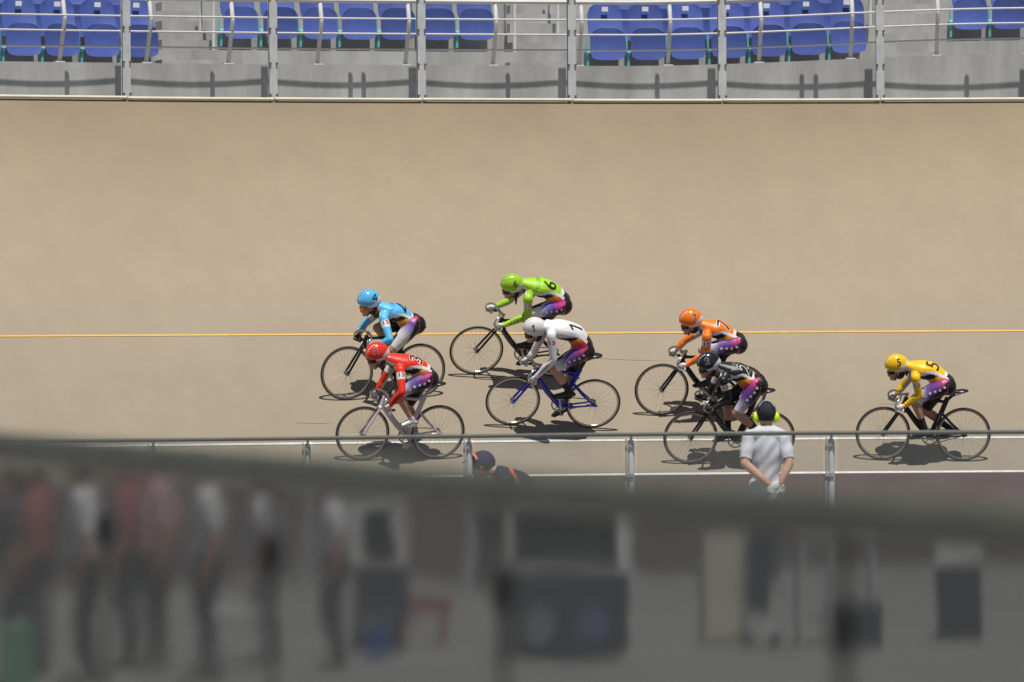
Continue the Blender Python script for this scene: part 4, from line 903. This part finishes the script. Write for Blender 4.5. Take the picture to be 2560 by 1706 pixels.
# official in a white shirt, seen from behind
bp = P(1918, 1480, 55.6)
off_, hd, cp, s_ = standing((bp[0], bp[1], 0.07), rad(90), 1.72, 0.81, (0.54,0.55,0.59), (0.05,0.055,0.07), 'official in white short-sleeved shirt and dark cap, hands clasped behind the back', behind=True, capmat='navycap', voxel=0.010)
MB().tube(cr([hd+[-0.095,0.07,0.085], hd+[-0.065,0.04,0.126], hd+[-0.06,0,0.140], hd+[-0.065,-0.04,0.126], hd+[-0.095,-0.07,0.085]], 5), (0.016, 0.007), 8, side=(1,0,0)).build('cap_band', 'greycap', cp)
for q in (1, -1):
    b = MB(); b.ell(hd+[-0.01, q*0.100, -0.022], (0.042,0.030,0.052), nu=16, nv=10); b.ell(hd+[-0.01, q*0.080, -0.022], (0.046,0.016,0.058), nu=16, nv=8); b.build('ear_defender', 'neon', off_)
cl = MB(); cl.tube([hd+[-0.055,-0.06,-0.135], hd+[-0.085,0,-0.125], hd+[-0.055,0.06,-0.135]], (0.022,0.010), 8, side=(0,0,1)); o = cl.build('collar', 'tag', off_)
# person in navy with orange stripes, bent forward on a stool
bp = P(1302, 1480, 56.2); NAVY = (0.020,0.020,0.060); ORG = np.array([0.72,0.13,0.03])
nv_, hd, cp, s_ = standing((bp[0], bp[1], 0.0), rad(178), 1.74, 1.0, NAVY, (0.02,0.02,0.03), 'seated person bent forward in navy jacket and cap with orange stripes', seated=True, capmat='navyblue', sleeves=1, stripes=(ORG, [((0.03,0,0.98), (0.85,0.0,-0.5), 0.013)]), hands=None, voxel=0.010)
nv_.location.z = 0.07
cst = MB(); cst.tube([hd+np.array([0.085*math.cos(a)*0.2+0.03-0.09*math.sin(a)*0.0+0.045*math.cos(a), 0.102*math.sin(a), 0.028+0.118*math.cos(a)*0.93]) for a in np.linspace(-1.3, 1.3, 15)], (0.012, 0.004), 8, side=(1,0,0))
o = cst.build('cap_stripe', 'orangeplastic', cp)
stool = empty('stool', (bp[0], bp[1], 0)); tag(stool, 'grey folding stool under the navy-clad seated person', 'stool')
MB().box((0.02,0,0.44), (0.36,0.36,0.04)).build('seat', 'darkbox', stool, smooth=False)
for sx in (-1,1):
    for sy in (-1,1): MB().cyl((sx*0.16,sy*0.16,0), (sx*0.14,sy*0.14,0.42), 0.014).build('leg', 'galv', stool)
# far-left group of people seen through the near screen
PEOPLE = [(30,40.5,185,1.66,(0.08,0.08,0.09),(0.05,0.05,0.06),'dark-clad person at the left edge behind the hazy screen'), (95,42.0,175,1.64,(0.36,0.12,0.12),(0.05,0.05,0.05),'person in a red shirt left of the white-shirted man, behind the hazy screen'),
    (218,40.8,180,1.74,(0.66,0.67,0.70),(0.012,0.013,0.020),'white-shirted man in black trousers behind the hazy screen at the left'), (318,43.5,170,1.66,(0.34,0.12,0.13),(0.07,0.07,0.07),'person in red top and grey trousers right of the white-shirted man'),
    (392,43.0,200,1.68,(0.52,0.34,0.35),(0.05,0.05,0.05),'person in pink and white top among the group at the left'), (520,41.5,190,1.72,(0.62,0.62,0.64),(0.014,0.018,0.030),'person in pale shirt and navy trousers, leaning, behind the hazy screen'),
    (665,43.5,175,1.66,(0.50,0.50,0.52),(0.05,0.05,0.055),'grey-clad person beside the second dark clamp of the near fence'), (838,43.0,185,1.66,(0.60,0.60,0.63),(0.018,0.022,0.030),'pale-shirted person with dark trousers left of the small cabinet')]
for px, d, fa, h, sc_, pc_, lb in PEOPLE:
    b_ = P(px, 1600, d); standing((b_[0], b_[1], 0.0), rad(fa), h*(0.93 if px < 600 else 0.87), 1.0, sc_, pc_, lb, hands=None, group='people in the infield', lean=0.05 if px == 520 else 0.0)

# ------------------------------------------------------------------ infield equipment behind the near screen
def rootat(name, px, d, label, cat, yaw=0):
    b_ = P(px, 1600, d); o = empty(name, (b_[0], b_[1], 0)); o.rotation_euler[2] = rad(yaw); tag(o, label, cat); return o
def cabinet(px, d, w, h, hw, label):
    r = rootat('display_cabinet', px, d, label, 'cabinet', 4)
    MB().box((0,0,hw*0.5+0.04), (w*0.96, 0.5, hw)).build('base', 'darkbox', r, smooth=False)
    fr = MB(); t = 0.07
    for sx in (-1, 1): fr.box((sx*(w/2-t/2), 0, hw+0.043+(h-hw)/2), (t, 0.45, h-hw))
    fr.box((0, 0, h+0.046+t/2), (w, 0.47, t)); fr.box((0, 0, hw+0.043+0.012), (w-2*t-0.004, 0.45, 0.024)); fr.build('cabinet_frame', 'whitebox', r, smooth=False)
    MB().box((0, 0.02, hw+0.07+(h-hw)/2), (w-2*t-0.006, 0.36, h-hw-0.056)).build('glass_front', 'glassblack', r, smooth=False)
    for sx in (-1, 1): MB().tube([(sx*w*0.2, -0.262, hw*0.42), (sx*w*0.2, -0.27, hw*0.42)], np.array([[0.13*w]*2]*2), 14, side=(1,0,0)).build('round_panel', 'slateblue' if sx > 0 else 'dullgrey', r)
    for sx in (-1, 1):
        for sy in (-1, 1): MB().cyl((sx*w*0.38, sy*0.18-0.02, 0.045), (sx*w*0.38, sy*0.18+0.02, 0.045), 0.044).build('caster', 'blackplastic', r)
cabinet(1410, 44.0, 0.96, 1.12, 0.62, 'large dark-fronted cabinet with white frame behind the screen, centre')
cabinet(950, 45.5, 0.42, 1.06, 0.62, 'small dark-fronted cabinet with white frame behind the screen')
r = rootat('bench', 1040, 46.5, 'low red plastic bench in front of the small cabinet', 'bench', 3)
MB().box((0,0,0.27), (0.56,0.26,0.12)).build('seat', 'redplastic', r, smooth=False)
for sx in (-1,1): MB().box((sx*0.22,0,0.105), (0.05,0.22,0.205)).build('leg', 'redplastic', r, smooth=False)
r = rootat('bucket', 948, 44.5, 'round blue bucket below the red bench', 'bucket')
bm_ = MB(); bm_.tube([(0,0,0.0),(0,0,0.12),(0,0,0.24)], np.array([[0.075]*2,[0.09]*2,[0.105]*2]), 18, side=(1,0,0)); bm_.build('pail', 'blueplastic', r)
MB().tube([(0.105*math.cos(a), 0, 0.24+0.08*math.sin(a)) for a in np.linspace(0, math.pi, 12)], 0.006, 6).build('handle', 'galv', r)
r = rootat('litter_bin', 45, 39.0, 'pale green bin at the bottom left corner', 'bin')
MB().tube([(0,0,0),(0,0,0.3),(0,0,0.52)], np.array([[0.10]*2,[0.115]*2,[0.125]*2]), 18, side=(1,0,0)).build('body', 'greenplastic', r); MB().tube([(0,0,0.52),(0,0,0.55)], np.array([[0.135]*2,[0.12]*2]), 18, side=(1,0,0)).build('lid', 'greenplastic', r)
r = rootat('folding_chair', 605, 43.0, 'folding chair with pale seat right of the leaning person', 'chair')
MB().box((0,0,0.43), (0.36,0.36,0.03)).build('seat', 'whitebox', r, smooth=False); MB().box((0.17,0,0.72), (0.03,0.36,0.2)).build('backrest', 'darkbox', r, smooth=False)
for sx in (-1,1):
    for sy in (-1,1): MB().cyl((sx*0.16,sy*0.16,0), (sx*0.16,sy*0.16,0.415 if sx < 0 else 0.8), 0.012).build('leg', 'galv', r)
r = rootat('folding_table', 2090, 45.5, 'white-topped folding table right of the cream locker', 'table', 3)
MB().box((0,0,0.90), (0.66,0.5,0.035)).build('table_top', 'whitebox', r, smooth=False)
for sx in (-1,1):
    for sy in (-1,1): MB().cyl((sx*0.28,sy*0.2,0), (sx*0.28,sy*0.2,0.88), 0.015).build('leg', 'galv', r)
r = rootat('equipment_case', 2150, 45.3, 'dark equipment case standing under the white table', 'case'); MB().box((0,0,0.16), (0.34,0.26,0.31)).build('body', 'darkbox', r, smooth=False); MB().box((0,0,0.325), (0.345,0.265,0.012)).build('lid', 'blackplastic', r, smooth=False)
r = rootat('locker', 1800, 46.0, 'cream metal locker left of the white table', 'locker', 5); MB().box((0,0,0.45), (0.30,0.36,0.86)).build('carcass', 'creambox', r, smooth=False); MB().box((0,-0.187,0.45), (0.27,0.012,0.80)).build('door', 'creambox', r, smooth=False); MB().box((0.10,-0.20,0.5), (0.02,0.014,0.10)).build('handle', 'galv', r, smooth=False)
r = rootat('trolley', 1900, 45.5, 'dark upright trolley between the cream locker and the white table', 'trolley', 2); MB().box((0,0,0.62), (0.15,0.30,0.70)).build('load_box', 'darkbox', r, smooth=False); MB().box((0,0,0.12), (0.26,0.4,0.03)).build('deck', 'galv', r, smooth=False)
for sx in (-1,1): MB().cyl((sx*0.11,-0.18,0.055), (sx*0.11,-0.14,0.055), 0.054).build('caster', 'blackplastic', r); MB().cyl((sx*0.09,0.18,0.13), (sx*0.09,0.18,1.05), 0.012).build('handle_bar', 'galv', r)
r = rootat('cooler_box', 2400, 46.5, 'pale grey cooler box on a dark stand at the right', 'cooler'); MB().box((0,0,0.30), (0.34,0.3,0.59)).build('stand', 'darkbox', r, smooth=False); MB().box((0,0,0.70), (0.36,0.32,0.20)).build('body', 'whitebox', r, smooth=False); MB().box((0,0,0.815), (0.38,0.34,0.024)).build('lid', 'whitebox', r, smooth=False)

# ------------------------------------------------------------------ infield fence: grey pipe rail, posts, clear panels
fz = {}; FP = [(-60,1103.5,57.0),(383,1100.5,55.0),(769,1096.5,53.6),(1173,1091.0,52.4),(1578,1086.5,51.2),(2079,1083.0,50.0),(2640,1080.0,48.6)]
inf = empty('infield_fence', (0, 52.0, 0)); tag(inf, 'low grey pipe fence with clear panels in front of the white-shirted official', 'fence')
top = [P(*p) for p in FP]
MB().tube(np.array([to_local(inf, t_) for t_ in cr(top, 6)]), (0.019, 0.019), 10, side=(0,0,1)).build('rail', 'railgrey', inf)
for i, t_ in enumerate(top):
    b = MB(); q = np.array(to_local(inf, t_)); zt = t_[2]
    b.tube([q+[0,0.05,-0.055], q+[0,0.05,-zt]], np.array([[0.029]*2]*2), 12, side=(1,0,0)); b.ell(q+[0,0.05,-0.055], (0.029,0.029,0.012), nu=12, nv=6)
    po = b.build('post', 'galv', inf)
    b = MB(); b.box(q+[-0.046,0.03,-(zt+0.02)/2-0.0], (0.018,0.02,zt-0.06)); b.build('panel_clamp', 'galv2', po, smooth=False)
    for hz in (0.10, 0.36, 0.75): b = MB(); b.box(q+[-0.018,0.02,-hz], (0.076,0.03,0.028)); b.build('bracket', 'galv2', po, smooth=False)
    b = MB(); b.cyl(q+[0,0.02,-0.012], q+[0,0.05,-0.075], 0.011, 8); b.build('rail_bracket', 'galv2', po)
for i in range(len(top)-1):
    a, b_ = top[i], top[i+1]; d = b_-a; n = nrm(np.array([-d[1], d[0], 0])); A = np.array(to_local(inf, a)); Bq = np.array(to_local(inf, b_)); u = nrm(d)
    p0 = A+u*0.06-[0,0,0.03]; p1 = Bq-u*0.09-[0,0,0.03]; th_ = n*0.003
    low0 = p0*[1,1,0]+[0,0,0.12]; low1 = p1*[1,1,0]+[0,0,0.12]
    MB().add([p0-th_, p1-th_, low1-th_, low0-th_, p0+th_, p1+th_, low1+th_, low0+th_], [(0,1,2,3),(7,6,5,4),(0,4,5,1),(1,5,6,2),(2,6,7,3),(3,7,4,0)]).build('clear_panel', 'clear', inf, smooth=False)

# ------------------------------------------------------------------ near fence: dark rail and hazy acrylic screen beside the camera
nf = empty('spectator_fence', (0, 9.7, 0)); tag(nf, 'dark green rail and hazy acrylic screen running across the foreground', 'fence')
NP = [(-2.70, 19.2), (-2.25, 17.6), (-1.80, 16.0), (-1.35, 14.4), (-0.898, 12.79), (-0.467, 11.26), (-0.0133, 9.64), (0.4735, 8.25), (0.96, 6.86), (1.447, 5.47), (1.934, 4.08)]
ZR = 2.45-0.259
pts = [to_local(nf, (x, y, ZR)) for x, y in NP]
MB().tube(pts, (0.033, 0.028), 14, side=(0,0,1)).build('rail', 'neargreen', nf)
for x, y in NP:
    b = MB(); q = np.array(to_local(nf, (x, y, 0))); b.tube([q+[0,0,0.95], q+[0,0,ZR-0.031]], np.array([[0.007]*2]*2), 12, side=(1,0,0)); po = b.build('post', 'neargreen', nf)
    for hz in (0.165, 0.95):
        b = MB(); b.box(q+[0,0,ZR-hz], (0.030,0.030,0.060)); b.ell(q+[0,0,ZR-hz], (0.024,0.024,0.044), nu=12, nv=8); b.build('clamp', 'clamp', po)
for i in range(len(NP)-1):
    a = np.array(to_local(nf, (*NP[i], 0))); b_ = np.array(to_local(nf, (*NP[i+1], 0))); u = nrm(b_-a); L_ = np.linalg.norm(b_-a)-0.05; z0, z1 = 1.02, ZR-0.02
    MB().box((a+b_)/2+[0,0,(z0+z1)/2], (L_, 0.008, z1-z0), np.stack([u, np.array([-u[1], u[0], 0]), np.array([0,0,1.0])], 1)).build('acrylic_panel', 'hazy', nf, smooth=False); pn_ = bpy.data.objects[C.objects[-1].name].data; pn_.materials.append(MT['hazy2']); pn_.polygons[2].material_index = 1
tm = MB(); A = np.array(NP[0]+(0,)); Bq = np.array(NP[-1]+(0,)); u = nrm(Bq-A); n = np.array([-u[1], u[0], 0]); n = n if n[0] < 0 else -n
A = A-u*10; Bq = Bq+u*12; q = n*-0.12; w = n*9
tm.add([A+q+[0,0,0.95], Bq+q+[0,0,0.95], Bq+w+[0,0,0.95], A+w+[0,0,0.95], A+q, Bq+q, Bq+w, A+w], [(0,1,2,3),(7,6,5,4),(0,4,5,1),(1,5,6,2),(2,6,7,3),(3,7,4,0)])
struct(tm.build('spectator_terrace', 'concrete', smooth=False))
